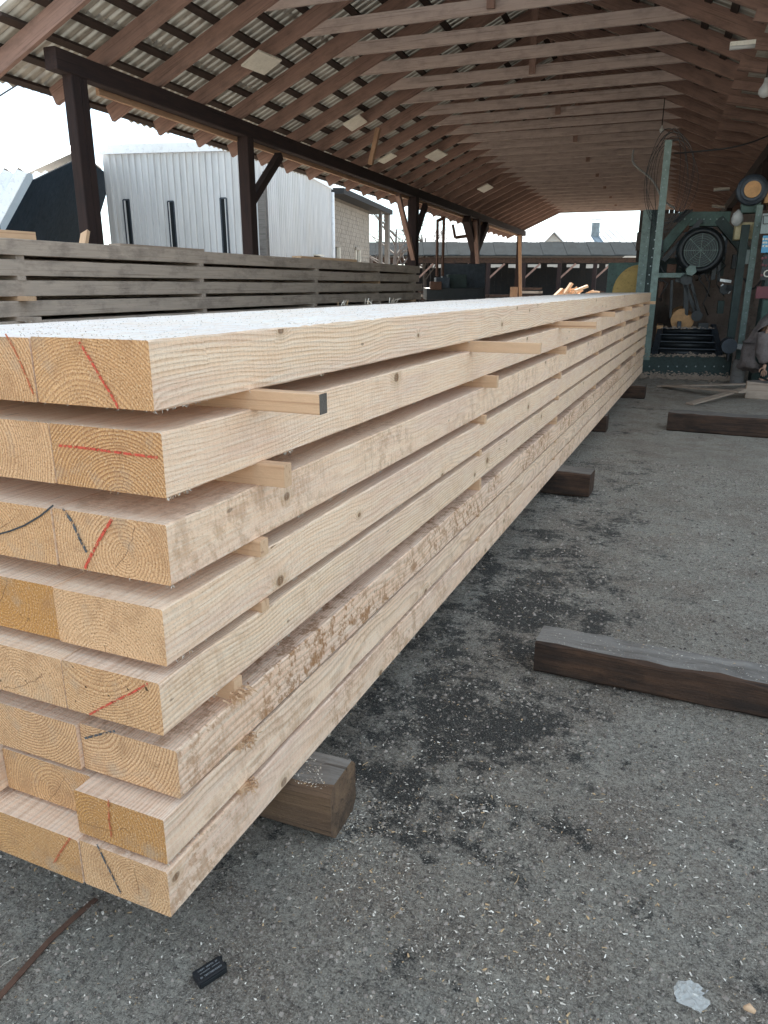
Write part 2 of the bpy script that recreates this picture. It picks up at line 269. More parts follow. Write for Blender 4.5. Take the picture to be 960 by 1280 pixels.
def mk_ground():
    g = G('dirt_ground'); P = g.n('NewGeometry').outputs['Position']; x, y, z = g.sep(P)[:3]
    Q = g.comb(x, y, 0)
    big = g.noise(Q, .7, 7, .7); mid = g.noise(Q, 4.0, 8, .78); fin_ = g.noise(Q, 45, 7, .9); gr = g.noise(Q, 150, 6, .95); gr2 = g.noise(g.vm('ADD', Q, (7, 3, 0)), 95, 6, .95)
    lump = g.noise(g.vm('ADD', Q, (5, 5, 0)), 17, 6, .75)
    c = g.mix(g.ramp(mid, .36, .62), (.31, .26, .215), (.56, .49, .41)); c = g.mix(g.ramp(big, .40, .60, 0, .65), c, (.60, .56, .49))
    hue = g.noise(g.vm('ADD', Q, (1, 9, 0)), 2.4, 6, .75); c = g.mix(g.ramp(hue, .46, .62, 0, .6), c, (.30, .215, .165)); c = g.mix(g.ramp(hue, .42, .30, 0, .5), c, (.42, .43, .40))
    c = g.mix(g.ramp(lump, .36, .48, .55, 0), c, (.12, .10, .085))
    # damp, oily patches; mostly along the timber stack
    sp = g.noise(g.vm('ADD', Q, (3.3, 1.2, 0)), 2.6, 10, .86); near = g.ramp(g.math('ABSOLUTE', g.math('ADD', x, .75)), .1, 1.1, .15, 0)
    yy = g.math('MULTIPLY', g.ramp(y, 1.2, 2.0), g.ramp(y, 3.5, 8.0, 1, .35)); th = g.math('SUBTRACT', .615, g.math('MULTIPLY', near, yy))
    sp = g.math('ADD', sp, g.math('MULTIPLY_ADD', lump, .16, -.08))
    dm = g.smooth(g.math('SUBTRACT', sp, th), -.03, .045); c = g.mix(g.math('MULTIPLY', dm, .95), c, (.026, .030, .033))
    sm = g.noise(g.vm('ADD', Q, (9, 5, 0)), 7, 9, .85); c = g.mix(g.math('MULTIPLY', g.smooth(sm, .56, .68), .8), c, (.06, .055, .055))
    c = g.mix(g.ramp(fin_, .42, .52, .75, 0), c, (.085, .073, .065)); c = g.mix(g.math('MULTIPLY', g.ramp(fin_, .54, .62, 0, .8), g.math('SUBTRACT', 1.0, g.math('MULTIPLY', dm, .6))), c, (.66, .60, .51))
    c = g.mix(g.math('MULTIPLY', g.ramp(gr, .53, .57, 0, .9), g.math('SUBTRACT', 1.0, g.math('MULTIPLY', dm, .65))), c, (.86, .79, .69)); c = g.mix(g.ramp(gr2, .41, .47, .9, 0), c, (.055, .047, .042))
    h = g.math('ADD', g.math('MULTIPLY', fin_, 1.2), g.math('ADD', g.math('MULTIPLY', gr, .7), g.math('MULTIPLY', lump, 3.0)))
    rough = g.math('SUBTRACT', .95, g.math('MULTIPLY', dm, .10))
    return g.fin(c, rough, 0, g.bump(h, 1.0, .022), .2)
M['ground'] = mk_ground()
def mk_chip():
    g = G('pale_wood_chips'); rn = g.n('NewGeometry').outputs['Random Per Island']; c = g.mix(g.math('POWER', rn, 2), (.30, .25, .20), (.90, .84, .74)); c = g.mix(g.math('GREATER_THAN', g.math('FRACT', g.math('MULTIPLY', rn, 13)), .85), c, (.50, .34, .19)); return g.fin(c, .85)
M['chip'] = mk_chip()
def mk_clod():
    g = G('dark_dirt_crumbs'); rn = g.n('NewGeometry').outputs['Random Per Island']; return g.fin(g.mix(rn, (.06, .05, .045), (.34, .29, .25)), .95)
M['clod'] = mk_clod()

# ------------------------------------------------------------------ object helpers
MW = {}                                   # world matrix of every empty
def reg(o, mw): MW[o.name] = mw
def tag(o, label=None, cat=None, group=None, kind=None):
    if label: o['label'] = label
    if cat: o['category'] = cat
    if group: o['group'] = group
    if kind: o['kind'] = kind
    return o
def thing(name, label, cat, loc=(0, 0, 0), rotz=0.0, group=None, kind=None):
    o = bpy.data.objects.new(name, None); COL.objects.link(o); o.empty_display_size = .2
    m = Matrix.Translation(Vector(loc)) @ Matrix.Rotation(rotz, 4, 'Z'); o.matrix_local = m; reg(o, m)
    return tag(o, label, cat, group, kind)
def shed_thing(name, label, cat, base, **k):   # base in shed-local coordinates
    return thing(name, label, cat, SHED @ Vector(base), AL, **k)
def place(o, world, parent=None):
    if parent is not None: o.parent = parent; o.matrix_local = MW[parent.name].inverted() @ world if parent.name in MW else world
    else: o.matrix_local = world
    MW[o.name] = world
    return o
class MB:
    """collects geometry in world (or, with frame=SHED, shed-local) coordinates and links it as one mesh"""
    def __init__(s, frame=None): s.v = []; s.f = []; s.mi = []; s.fr = frame or Matrix()
    def add(s, vs, fs, mi=0):
        n_ = len(s.v); s.v += [Vector(q) for q in vs]; s.f += [tuple(i + n_ for i in f) for f in fs]; s.mi += [mi] * len(fs); return s
    def box(s, a, b, mi=0):
        x0, x1 = sorted((a[0], b[0])); y0, y1 = sorted((a[1], b[1])); z0, z1 = sorted((a[2], b[2]))
        return s.add([(x0, y0, z0), (x1, y0, z0), (x1, y1, z0), (x0, y1, z0), (x0, y0, z1), (x1, y0, z1), (x1, y1, z1), (x0, y1, z1)],
                     [(0, 3, 2, 1), (4, 5, 6, 7), (0, 1, 5, 4), (1, 2, 6, 5), (2, 3, 7, 6), (3, 0, 4, 7)], mi)
    def bar(s, p, q, w, h, up=(0, 0, 1), mi=0):
        p = Vector(p); q = Vector(q); d = (q - p).normalized(); u = Vector(up)
        if abs(d.dot(u)) > .98: u = Vector((0, 1, 0))
        a = d.cross(u).normalized(); b = a.cross(d); vs = []
        for e in (p, q):
            for i, j in ((-1, -1), (1, -1), (1, 1), (-1, 1)): vs.append(e + a * (i * w / 2) + b * (j * h / 2))
        return s.add(vs, [(0, 1, 2, 3), (7, 6, 5, 4), (0, 4, 5, 1), (1, 5, 6, 2), (2, 6, 7, 3), (3, 7, 4, 0)], mi)
    def path(s, pts, r, n=6, mi=0, caps=True, radii=None):
        pts = [Vector(p) for p in pts]; vs = []; fs = []; pa = None
        for k, p in enumerate(pts):
            d = (pts[min(k + 1, len(pts) - 1)] - pts[max(k - 1, 0)]).normalized()
            if pa is None: pa = d.orthogonal().normalized()
            pa = (pa - d * pa.dot(d)).normalized(); b = d.cross(pa); rr = radii[k] if radii else r
            for j in range(n):
                t = 2 * math.pi * j / n; vs.append(p + pa * (math.cos(t) * rr) + b * (math.sin(t) * rr))
        for k in range(len(pts) - 1):
            for j in range(n):
                a = k * n + j; b_ = k * n + (j + 1) % n; fs.append((a, b_, b_ + n, a + n))
        if caps: fs.append(tuple(range(n))[::-1]); fs.append(tuple(range((len(pts) - 1) * n, len(pts) * n)))
        return s.add(vs, fs, mi)
    def cyl(s, p, q, r, n=20, mi=0): return s.path([p, q], r, n, mi)
    def ring(s, c, axis, R1, r, n=24, m=6, mi=0):
        c = Vector(c); ax = Vector(axis).normalized(); a = ax.orthogonal().normalized(); b = ax.cross(a); vs = []; fs = []
        for i in range(n):
            t = 2 * math.pi * i / n; d = a * math.cos(t) + b * math.sin(t)
            for j in range(m):
                k = 2 * math.pi * j / m; vs.append(c + d * (R1 + r * math.cos(k)) + ax * (r * math.sin(k)))
        for i in range(n):
            for j in range(m): fs.append((i * m + j, ((i + 1) % n) * m + j, ((i + 1) % n) * m + (j + 1) % m, i * m + (j + 1) % m))
        return s.add(vs, fs, mi)
    def prism(s, poly, d, mi=0):            # polygon (3D points) swept by vector d
        n_ = len(poly); d = Vector(d); vs = [Vector(p) for p in poly] + [Vector(p) + d for p in poly]
        fs = [tuple(range(n_))[::-1], tuple(range(n_, 2 * n_))] + [(i, (i + 1) % n_, (i + 1) % n_ + n_, i + n_) for i in range(n_)]
        return s.add(vs, fs, mi)
    def mesh(s, name, inv):
        m = bpy.data.meshes.new(name); m.from_pydata([inv @ (s.fr @ q) for q in s.v], [], s.f)
        for p, k in zip(m.polygons, s.mi): p.material_index = k
        return m
    def build(s, name, mat, parent=None, base=None, smooth=False, bevel=0):
        if parent is not None: W_ = MW[parent.name]
        else: W_ = Matrix.Translation(s.fr @ Vector(base)) @ s.fr.to_3x3().to_4x4() if base is not None else Matrix()
        m = s.mesh(name, W_.inverted())
        bm = bmesh.new(); bm.from_mesh(m)
        if bevel: bmesh.ops.bevel(bm, geom=[e for e in bm.edges if e.calc_face_angle(0) > .5], offset=bevel, segments=2, affect='EDGES', profile=.7)
        bmesh.ops.recalc_face_normals(bm, faces=bm.faces); bm.to_mesh(m); bm.free()
        for q in (mat if isinstance(mat, (list, tuple)) else [mat]): m.materials.append(q)
        if smooth:
            for p in m.polygons: p.use_smooth = True
        o = bpy.data.objects.new(name, m); COL.objects.link(o)
        if parent is not None: o.parent = parent
        else: o.matrix_local = W_
        MW[o.name] = W_
        return o
_tc = {}
def tmesh(name, L, w, h, mats, bev=0, segs=1, wear=0.0, seed=0):
    key = (round(L, 3), round(w, 3), round(h, 3), tuple(m.name for m in mats), bev, segs, seed)
    if key in _tc: return _tc[key]
    bm = bmesh.new(); r_ = random.Random(seed); rings = []
    c = bev
    prof = [(-w / 2 + c, -h / 2), (w / 2 - c, -h / 2), (w / 2, -h / 2 + c), (w / 2, h / 2 - c), (w / 2 - c, h / 2), (-w / 2 + c, h / 2), (-w / 2, h / 2 - c), (-w / 2, -h / 2 + c)] if c else \
           [(-w / 2, -h / 2), (w / 2, -h / 2), (w / 2, h / 2), (-w / 2, h / 2)]
    ph = r_.random() * 50
    for i in range(segs + 1):
        x = L * i / segs; rg = []
        for k, (a, b) in enumerate(prof):
            jy = jz = 0
            if wear:
                q = noise.noise((x * 9 + ph, k * 3.1, seed)) * wear + noise.noise((x * 38 + ph, k * 7.7, seed)) * wear * .6
                jy = q * (1 if a > 0 else -1) * -.6; jz = q * (1 if b > 0 else -1)
            rg.append(bm.verts.new((x, a + jy, b + jz)))
        rings.append(rg)
    n_ = len(prof)
    for i in range(segs):
        for k in range(n_):
            f = bm.faces.new((rings[i][k], rings[i][(k + 1) % n_], rings[i + 1][(k + 1) % n_], rings[i + 1][k]))
            if len(mats) > 2 and k == (4 if c else 2): f.material_index = 2
    f0 = bm.faces.new(rings[0][::-1]); f1 = bm.faces.new(rings[-1])
    if len(mats) > 1: f0.material_index = 1; f1.material_index = 1
    bmesh.ops.recalc_face_normals(bm, faces=bm.faces)
    m = bpy.data.meshes.new(name); bm.to_mesh(m); bm.free()
    for q in mats: m.materials.append(q)
    _tc[key] = m; return m
def timber(name, p, q, w, h, mats, parent=None, up=(0, 0, 1), frame=None, bev=0, segs=1, wear=0, seed=0):
    """a timber from p to q: local X runs along it, local Z towards `up`"""
    if not isinstance(mats, (list, tuple)): mats = [mats]
    fr = frame or Matrix(); p = fr @ Vector(p); q = fr @ Vector(q); up = fr.to_3x3() @ Vector(up)
    d = q - p; L = d.length; X = d.normalized()
    if abs(X.dot(up.normalized())) > .98: up = fr.to_3x3() @ Vector((0, 1, 0))
    Y = up.cross(X).normalized(); Z = X.cross(Y)
    W_ = Matrix((X, Y, Z)).transposed().to_4x4(); W_.translation = p
    o = bpy.data.objects.new(name, tmesh(name, L, w, h, mats, bev, segs, wear, seed)); COL.objects.link(o)
    return place(o, W_, parent)

# ------------------------------------------------------------------ ground
def ground():
    vs = []; fs = []
    xs = [-220, -120, -40, -14, -8, -5] + [-3.4 + .04 * i for i in range(151)] + [4, 6, 10, 20, 60, 220]
    ys = [-110, -60, -15, -4, -1] + [-.2 + .04 * i for i in range(183)] + [7.5 + .35 * i for i in range(30)] + [20, 30, 50, 90, 150, 250]
    xs = sorted(set(round(a, 3) for a in xs)); ys = sorted(set(round(a, 3) for a in ys)); nx = len(xs)
    for y in ys:
        for x in xs:
            z = 0
            if -3.3 < x < 2.6 and -.1 < y < 7: z = noise.noise((x * 1.7, y * 1.7, 0)) * .010 + noise.noise((x * 6, y * 6, 3)) * .009 + noise.noise((x * 16, y * 16, 5)) * .007 - .009
            vs.append((x, y, z))
    for j in range(len(ys) - 1):
        for i in range(nx - 1): a = j * nx + i; fs.append((a, a + 1, a + 1 + nx, a + nx))
    m = bpy.data.meshes.new('ground'); m.from_pydata(vs, [], fs); m.materials.append(M['ground'])
    for p in m.polygons: p.use_smooth = True
    o = bpy.data.objects.new('ground', m); COL.objects.link(o); tag(o, kind='structure')
ground()
def gz(x, y):
    if -3.3 < x < 2.6 and -.1 < y < 7: return noise.noise((x * 1.7, y * 1.7, 0)) * .010 + noise.noise((x * 6, y * 6, 3)) * .009 + noise.noise((x * 16, y * 16, 5)) * .007 - .009
    return 0

# ------------------------------------------------------------------ the open timber shed (shed-local u, v, z)
SL = .4475; NV = 30; V0 = 8.75; DV = 1.25; V1 = V0 + DV * (NV - 1)
PU = -8.0; PZ = 4.70; RU = -3.07                      # left plate line, underside of rafters there, ridge
def zr(u): return PZ + SL * (u - PU) if u <= RU else PZ + SL * (RU - PU) - SL * (u - RU)
RD = .27                                              # rafter depth
ca = math.cos(math.atan(SL))
shed = shed_thing('open_timber_shed', 'long open-sided timber shed with corrugated roof over the sawmill yard', 'shed', (PU, V0, 0))
for k in range(NV):
    v = V0 + DV * k
    j = rnd.uniform(-.03, .03)
    for side in (0, 1):
        if side == 0: a, b = (-8.98, v, zr(-8.98) + RD / 2 - .03), (RU, v, zr(RU) + RD / 2 - .03)
        else: a, b = (1.95, v + .001, zr(1.95) + RD / 2), (RU + .004, v + .001, zr(RU + .004) + RD / 2)
        timber('rafter', a, b, .075, RD * ca, M['shed_wood'], shed, frame=SHED, seed=0)
    zc = 5.56
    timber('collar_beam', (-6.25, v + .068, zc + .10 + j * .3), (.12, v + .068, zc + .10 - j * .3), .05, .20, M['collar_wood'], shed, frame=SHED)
    if k % 3 == 0: timber('king_strut', (RU + .2, v - .066, zc + .02), (RU + .2, v - .066, zr(RU) + .12), .12, .05, M['shed_wood'], shed, frame=SHED)
# plates
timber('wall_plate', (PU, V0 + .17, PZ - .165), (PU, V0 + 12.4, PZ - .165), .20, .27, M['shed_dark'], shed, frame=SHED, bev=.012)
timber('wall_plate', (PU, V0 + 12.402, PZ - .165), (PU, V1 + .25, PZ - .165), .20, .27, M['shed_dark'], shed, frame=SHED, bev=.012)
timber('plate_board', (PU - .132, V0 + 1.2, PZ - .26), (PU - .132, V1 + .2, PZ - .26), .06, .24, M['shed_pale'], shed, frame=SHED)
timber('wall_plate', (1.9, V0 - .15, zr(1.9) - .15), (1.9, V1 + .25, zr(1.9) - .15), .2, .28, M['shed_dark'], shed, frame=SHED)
timber('ridge_board', (RU, V0 - .3, zr(RU) + .24), (RU, V1 + .3, zr(RU) + .24), .05, .2, M['shed_wood'], shed, frame=SHED)
for sgn in (-1, 1): timber('ridge_cap', (RU + sgn * .13, V0 - .45, zr(RU) + RD + .105), (RU + sgn * .13, V1 + .45, zr(RU) + RD + .105), .34, .012, M['slate_cap'], shed, up=(SL * sgn, 0, 1), frame=SHED)
# battens
for side in (0, 1):
    for i in range(14):
        d = i * .455; u = -9.12 + d if side == 0 else 2.05 - d * .83
        if side == 1 and u < RU + .1: continue
        if side == 0 and u > RU - .1: continue
        zz = zr(u) + RD + .0; vv = V0 - .42; n = 0; sg = -1 if side else 1
        upv = (-SL * sg, 0, 1)
        cuts = sorted([V0 + DV * rnd.choice(range(3, 9)), V0 + DV * rnd.choice(range(12, 18)), V0 + DV * rnd.choice(range(20, 26))]) + [V1 + .42]
        for c_ in cuts:
            timber('batten', (u, vv, zz), (u, c_ - .004, zz), .115, .05, M['batten'], shed, up=upv, frame=SHED); vv = c_
# corrugated sheets
def sheet_mesh(wd, ln, pitch=.179, amp=.027, th=.006):
    n = int(round(wd / pitch)); seg = 8; vs = []; fs = []
    for lay in (0, 1):
        for yy in (0, ln):
            for i in range(n * seg + 1):
                x = wd * i / (n * seg); vs.append((x, yy, amp * math.cos(2 * math.pi * i / seg) + amp + lay * th))
    N_ = n * seg + 1
    for i in range(N_ - 1):
        fs.append((i, i + N_, i + 1 + N_, i + 1)); a = 2 * N_ + i; fs.append((a, a + 1, a + 1 + N_, a + N_))
        fs.append((i, i + 1, i + 1 + 2 * N_, i + 2 * N_)); fs.append((N_ + i, 3 * N_ + i, 3 * N_ + i + 1, N_ + i + 1))
    fs.append((0, 2 * N_, 3 * N_, N_)); fs.append((N_ - 1, 2 * N_ - 1, 4 * N_ - 1, 3 * N_ - 1))
    m = bpy.data.meshes.new('roof_sheet'); m.from_pydata(vs, [], fs); m.materials.append(M['slate'])
    return m
def put_sheet(me, p, xdir, ydir, parent):
    X = (SHED.to_3x3() @ Vector(xdir)).normalized(); Y = (SHED.to_3x3() @ Vector(ydir)).normalized(); Z = X.cross(Y)
    W_ = Matrix((X, Y, Z)).transposed().to_4x4(); W_.translation = SHED @ Vector(p)
    o = bpy.data.objects.new('roof_sheet', me); COL.objects.link(o); return place(o, W_, parent)
SM = sheet_mesh(1.253, 1.75)
for k in range(NV):
    v = V0 - .4 + DV * k + (.0 if k % 2 else .0)
    for c_ in range(4):
        t0 = c_ * 1.66
        off = .030 + (3 - c_) * 0 + c_ * .012 + (k % 2) * .005
        u0 = -9.26 + t0 * ca + (rnd.uniform(-.03, .03) if c_ == 0 else 0); put_sheet(SM, (u0, v + 1.253 + rnd.uniform(0, .002), zr(u0) + RD + off), (0, -1, 0), (ca, 0, ca * SL), shed)
        if c_ < 3 or True:
            u1 = 1.6 - (t0 - 1.66) * ca
            if c_ == 0: continue
            put_sheet(SM, (u1, v + rnd.uniform(0, .002), zr(u1) + RD + off), (0, 1, 0), (-ca, 0, ca * SL), shed)
# lean-to on the right
LZ0 = zr(.95) - .03; LS = .20
def lz(u): return LZ0 - LS * (u - .95)
for k in range(NV):
    v = V0 + DV * k - .085
    timber('lean_to_rafter', (.75, v, lz(.75)), (7.4, v, lz(7.4)), .06, .16, M['shed_wood'], shed, frame=SHED)
for i in range(8):
    u = 1.9 + i * .75; timber('lean_to_batten', (u, V0 - .4, lz(u) + .105), (u, V1 + .4, lz(u) + .105), .1, .04, M['batten'], shed, frame=SHED)
LM = sheet_mesh(V1 - V0 + .9, 3.45, .18, .02)
cl = math.cos(math.atan(LS))
for i in range(2):
    u0 = 7.6 - i * 3.3 * cl; put_sheet(LM, (u0, V0 - .42, lz(u0) + .128 + i * .015), (0, 1, 0), (-cl, 0, cl * LS), shed)
timber('wall_plate', (7.2, V0 - .3, lz(7.2) - .18), (7.2, V1 + .3, lz(7.2) - .18), .2, .2, M['shed_dark'], shed, frame=SHED)
# posts
for v, wd in ((9.27, .17), (13.95, .24), (24.6, .30), (33.35, .34), (43.9, .26)):
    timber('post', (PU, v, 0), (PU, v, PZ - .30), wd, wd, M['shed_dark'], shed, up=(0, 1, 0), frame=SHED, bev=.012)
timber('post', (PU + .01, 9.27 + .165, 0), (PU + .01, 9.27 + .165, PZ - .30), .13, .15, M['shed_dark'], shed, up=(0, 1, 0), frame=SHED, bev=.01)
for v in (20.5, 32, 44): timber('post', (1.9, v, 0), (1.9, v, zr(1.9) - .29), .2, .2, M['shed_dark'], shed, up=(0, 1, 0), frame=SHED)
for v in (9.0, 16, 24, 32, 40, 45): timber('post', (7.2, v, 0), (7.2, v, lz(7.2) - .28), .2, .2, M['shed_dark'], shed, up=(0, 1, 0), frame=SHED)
def brace(v0, z0, v1, z1, mat, w_=.12, du=0, name='brace'): timber(name, (PU + du, v0, z0), (PU + du, v1, z1), w_, w_, mat, shed, frame=SHED, up=(1, 0, 0))
brace(14.05, 3.25, 15.35, PZ - .42, M['shed_dark'], .15)
brace(24.7, 3.1, 25.9, PZ - .42, M['shed_dark'], .16); brace(24.5, 2.5, 22.9, PZ - .40, M['shed_wood'], .14, .05)
brace(33.2, 2.3, 32.3, PZ - .45, M['shed_wood'], .16, .2); brace(33.5, 3.2, 35.2, PZ - .42, M['shed_dark'], .3); brace(33.2, 3.2, 31.6, PZ - .42, M['shed_dark'], .3)
brace(43.8, .1, 42.2, PZ - .42, M['shed_pale'], .16, .3)
timber('post_patch', (PU - .12, 43.6, 0), (PU - .12, 43.6, 1.6), .4, .2, M['shed_pale'], shed, up=(0, 1, 0), frame=SHED)
# loose pale boards nailed under the rafters, a hanging strut
for x, y, L, r_ in ((340, 70, .6, .1), (460, 148, .8, -.1), (495, 193, .5, .0), (555, 190, .9, 0.05), (615, 232, 1.1, 0)):
    r = SHI @ ray(x, y); tt = (PZ - .06 - CAMH - SL * PU) / (r.z - SL * r.x); p = Vector((0, 0, CAMH)) + r * tt
    timber('nailed_board', p + Vector((-.25, -L / 2, -.08)), p + Vector((-.25 + r_, L / 2, -.08)), .42, .03, M['white'], shed, frame=SHED, up=(-SL, 0, 1))
p0 = sv(473, 160, 17.6); p1 = sv(463, 206, 17.6); timber('hanging_strut', p0, p1, .1, .1, M['shed_pale'], shed, frame=SHED)

# ------------------------------------------------------------------ the big stack of fresh beams
XR = -1.02
ROWS = [  # top z, bottom z, near end y, width of outer column, right side offset
 (1.528, 1.385, 1.188, .322, 0), (1.339, 1.198, 1.200, .313, 0), (1.142, 1.002, 1.187, .327, .002), (.960, .822, 1.152, .318, 0),
 (.795, .664, 1.120, .287, 0), (.607, .478, 1.148, .295, .006), (.461, .336, 1.090, .272, 0), (.322, .190, 1.080, .270, .003)]
RN = ['top', 'second', 'third', 'fourth', 'fifth', 'sixth', 'seventh', 'bottom']
YE = 14.1
PITH = [[(.03, -.16), (.04, -.03), (0, 0)], [(-.03, -.12), (.12, .01), (0, .1)], [(-.03, -.02), (.05, .0), (.1, 0)], [(.02, -.11), (.03, .01), (0, 0)],
        [(.05, .16), (.0, -.02), (0, 0)], [(.12, .10), (.02, .12), (0, 0)], [(.08, -.02), (-.02, -.01), (0, 0)], [(-.03, -.02), (.08, -.12), (0, 0)]]
WARM = [[.35, .15, .2], [.45, .05, .2], [.1, .25, .2], [.0, .95, .5], [.2, .0, .2], [.0, .1, .2], [.85, .3, .3], [.1, .6, .3]]
SPK = [[0, .3, 0], [.2, 0, 0], [0, 0, 0], [0, .6, 0], [1, .7, .3], [.3, 0, 0], [.2, .1, 0], [0, .3, 0]]
STN = [[0, 0, 0], [.15, 0, 0], [.5, 0, 0], [.2, 0, 0], [.3, 0, 0], [1.3, 0, 0], [.4, 0, 0], [.7, 0, 0]]
DY = [[0, 0, .01], [0, .0, .02], [0, -.004, 0], [0, .004, .01], [0, .0, 0], [0, -.01, .01], [0, .055, .03], [0, -.003, .02]]
CN = ['outer right column', 'middle column', 'left column']
ENDW = ['with a dotted red crayon line slanting down its end', 'with a faint red line slanting down its end', '']
EXTRA = {(0, 0): 'with a dotted red crayon line slanting down its end', (1, 0): 'with a level red crayon line across its end', (2, 0): 'with a short red crayon stroke and a grey smear on its end',
         (2, 1): 'with a dark curved pencil line on its end', (3, 0): 'with wide curved growth rings and fine lines on its side', (3, 1): 'with an orange resinous end', (4, 0): 'with dark specks and a red stroke on its end',
         (5, 0): 'with bark-brown stains along its side and a grey pencil line on its end', (6, 0): 'with an orange end that sticks out in front', (6, 1): 'with a black stain on its top', (7, 0): 'with a grey slanting pencil line on its end', (7, 1): 'with a faint red stroke on its end', (0, 1): 'with a faint red line on its end'}
BEAM = {}
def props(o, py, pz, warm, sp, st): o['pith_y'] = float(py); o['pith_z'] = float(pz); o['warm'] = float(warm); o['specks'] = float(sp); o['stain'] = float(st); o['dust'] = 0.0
CW = [0, 1, 2]
for i, (zt, zb, ys, w0, dx) in enumerate(ROWS):
    xr = XR + dx
    for c in range(3):
        wd = w0 if c == 0 else .305; y0 = ys + DY[i][c]; y1 = YE + rnd.uniform(-.05, .05) - (.3 * (i / 7.0)) + (0 if i else .05)
        xc = xr - wd / 2; h = zt - zb - (.0035 * c if i == 0 else .001 * c)
        ex = EXTRA.get((i, c), 'of pale fresh spruce')
        lab = '%s-layer spruce beam, %s of the big stack, %s' % (RN[i], CN[c], ex)
        yj = y1
        o = timber('spruce_beam', (xc, y0, zb + h / 2), (xc, yj - .001 if yj != y1 else y1, zb + h / 2), wd - (.004 if i == 0 else .0012), h, [M['side'], M['end']], bev=.0035, segs=int(60 * (yj - y0)) if c == 0 else 160, wear=.0020, seed=10 * i + c + 1)
        tag(o, lab, 'beam', 'beams of the big fresh stack'); props(o, *PITH[i][c], WARM[i][c], SPK[i][c], STN[i][c]); BEAM[(i, c)] = o; o['dust'] = 1.0 if i == 0 else .12  # the open top layer gets the full painted sheen
        xr -= wd + .0015
# crayon and pencil marks on the ends (thin strips lying on the end face; a child of its beam)
def mark(i, c, pts, mat, wd=.007, name='crayon_mark'):
    o = BEAM[(i, c)]; L = []
    for k, (x, y) in enumerate(pts): L.append(atY(x, y, ROWS[i][2] + DY[i][c] - .0030))
    mb = MB(); 
    for a, b in zip(L[:-1], L[1:]):
        d = (b - a).normalized(); n_ = Vector((0, 1, 0)).cross(d) * wd * .34; e = d * .001
        mb.prism([a - n_ - e, b - n_ + e, b + n_ + e, a + n_ - e], (0, .0012, 0))
    mb.build(name, M[mat], o)
mark(0, 0, [(99, 428), (112, 449), (124, 470), (138, 492), (148, 511)], 'red', .008)
mark(0, 1, [(7, 418), (19, 440), (30, 465), (41, 492)], 'red_faint', .006)
mark(1, 0, [(73, 557), (95, 559), (120, 562), (150, 566), (196, 572)], 'red', .008)
mark(2, 0, [(139, 650), (130, 664), (118, 685), (106, 710)], 'red', .010)
mark(2, 0, [(78, 636), (90, 653), (100, 675), (108, 690)], 'grey_crayon', .010, 'pencil_mark')
mark(2, 1, [(66, 632), (50, 645), (30, 657), (12, 664), (-10, 670)], 'ink_dark', .006, 'pencil_mark')
mark(4, 0, [(184, 855), (165, 866), (140, 878), (112, 893)], 'red', .007)
mark(5, 0, [(143, 914), (125, 918), (106, 923)], 'grey_crayon', .008, 'pencil_mark')
mark(6, 0, [(135, 1000), (136, 1025), (139, 1046)], 'red_faint', .007)
mark(7, 0, [(121, 1056), (130, 1075), (141, 1097), (151, 1117)], 'grey_crayon', .007, 'pencil_mark')
mark(7, 1, [(87, 1048), (76, 1064), (67, 1079)], 'red_faint', .008)
# ragged fibres along sawn edges (one joined part per beam)
def fibres(i, c, n, y0, y1, edge):
    o = BEAM[(i, c)]; zt, zb, ys, w0, dx = ROWS[i]; mb = MB(); r_ = random.Random(i * 31 + c)
    for _ in range(n):
        if _ % 9 == 0: cy = y0 + (y1 - y0) * r_.random() ** 1.4; cs = r_.uniform(.004, .05)
        y = max(y0, cy + r_.gauss(0, cs)); x = XR + dx; z = zb if edge == 'b' else zt
        if edge == 'f': x = XR + dx - r_.random() * w0 * 3; y = ys; z = zt if r_.random() < .6 else zb
        p = Vector((x - .001, y, z + .001 if z == zb else z - .001)); l = r_.uniform(.003, .009); d = Vector((r_.uniform(0, .6) if edge != 'f' else r_.uniform(-.5, .5), r_.uniform(-.7, .7) if edge != 'f' else r_.uniform(-1, -.2), (-1 if z == zb else .7) * r_.uniform(.3, 1))).normalized()
        mb.add([p, p + Vector((0, r_.uniform(.0008, .0022), 0)), p + d * l, p + d * l * .6 + Vector((.0006, .001, 0))], [(0, 1, 2), (0, 3, 1), (1, 3, 2), (0, 2, 3)])
    q = mb.build('edge_fibres', M['chip'], o); q['kind'] = 'stuff'
for i in range(8): fibres(i, 0, 110, ROWS[i][2], 6.5, 'b')
for i in (0, 1, 2): fibres(i, 0, 70, 0, 0, 'f')
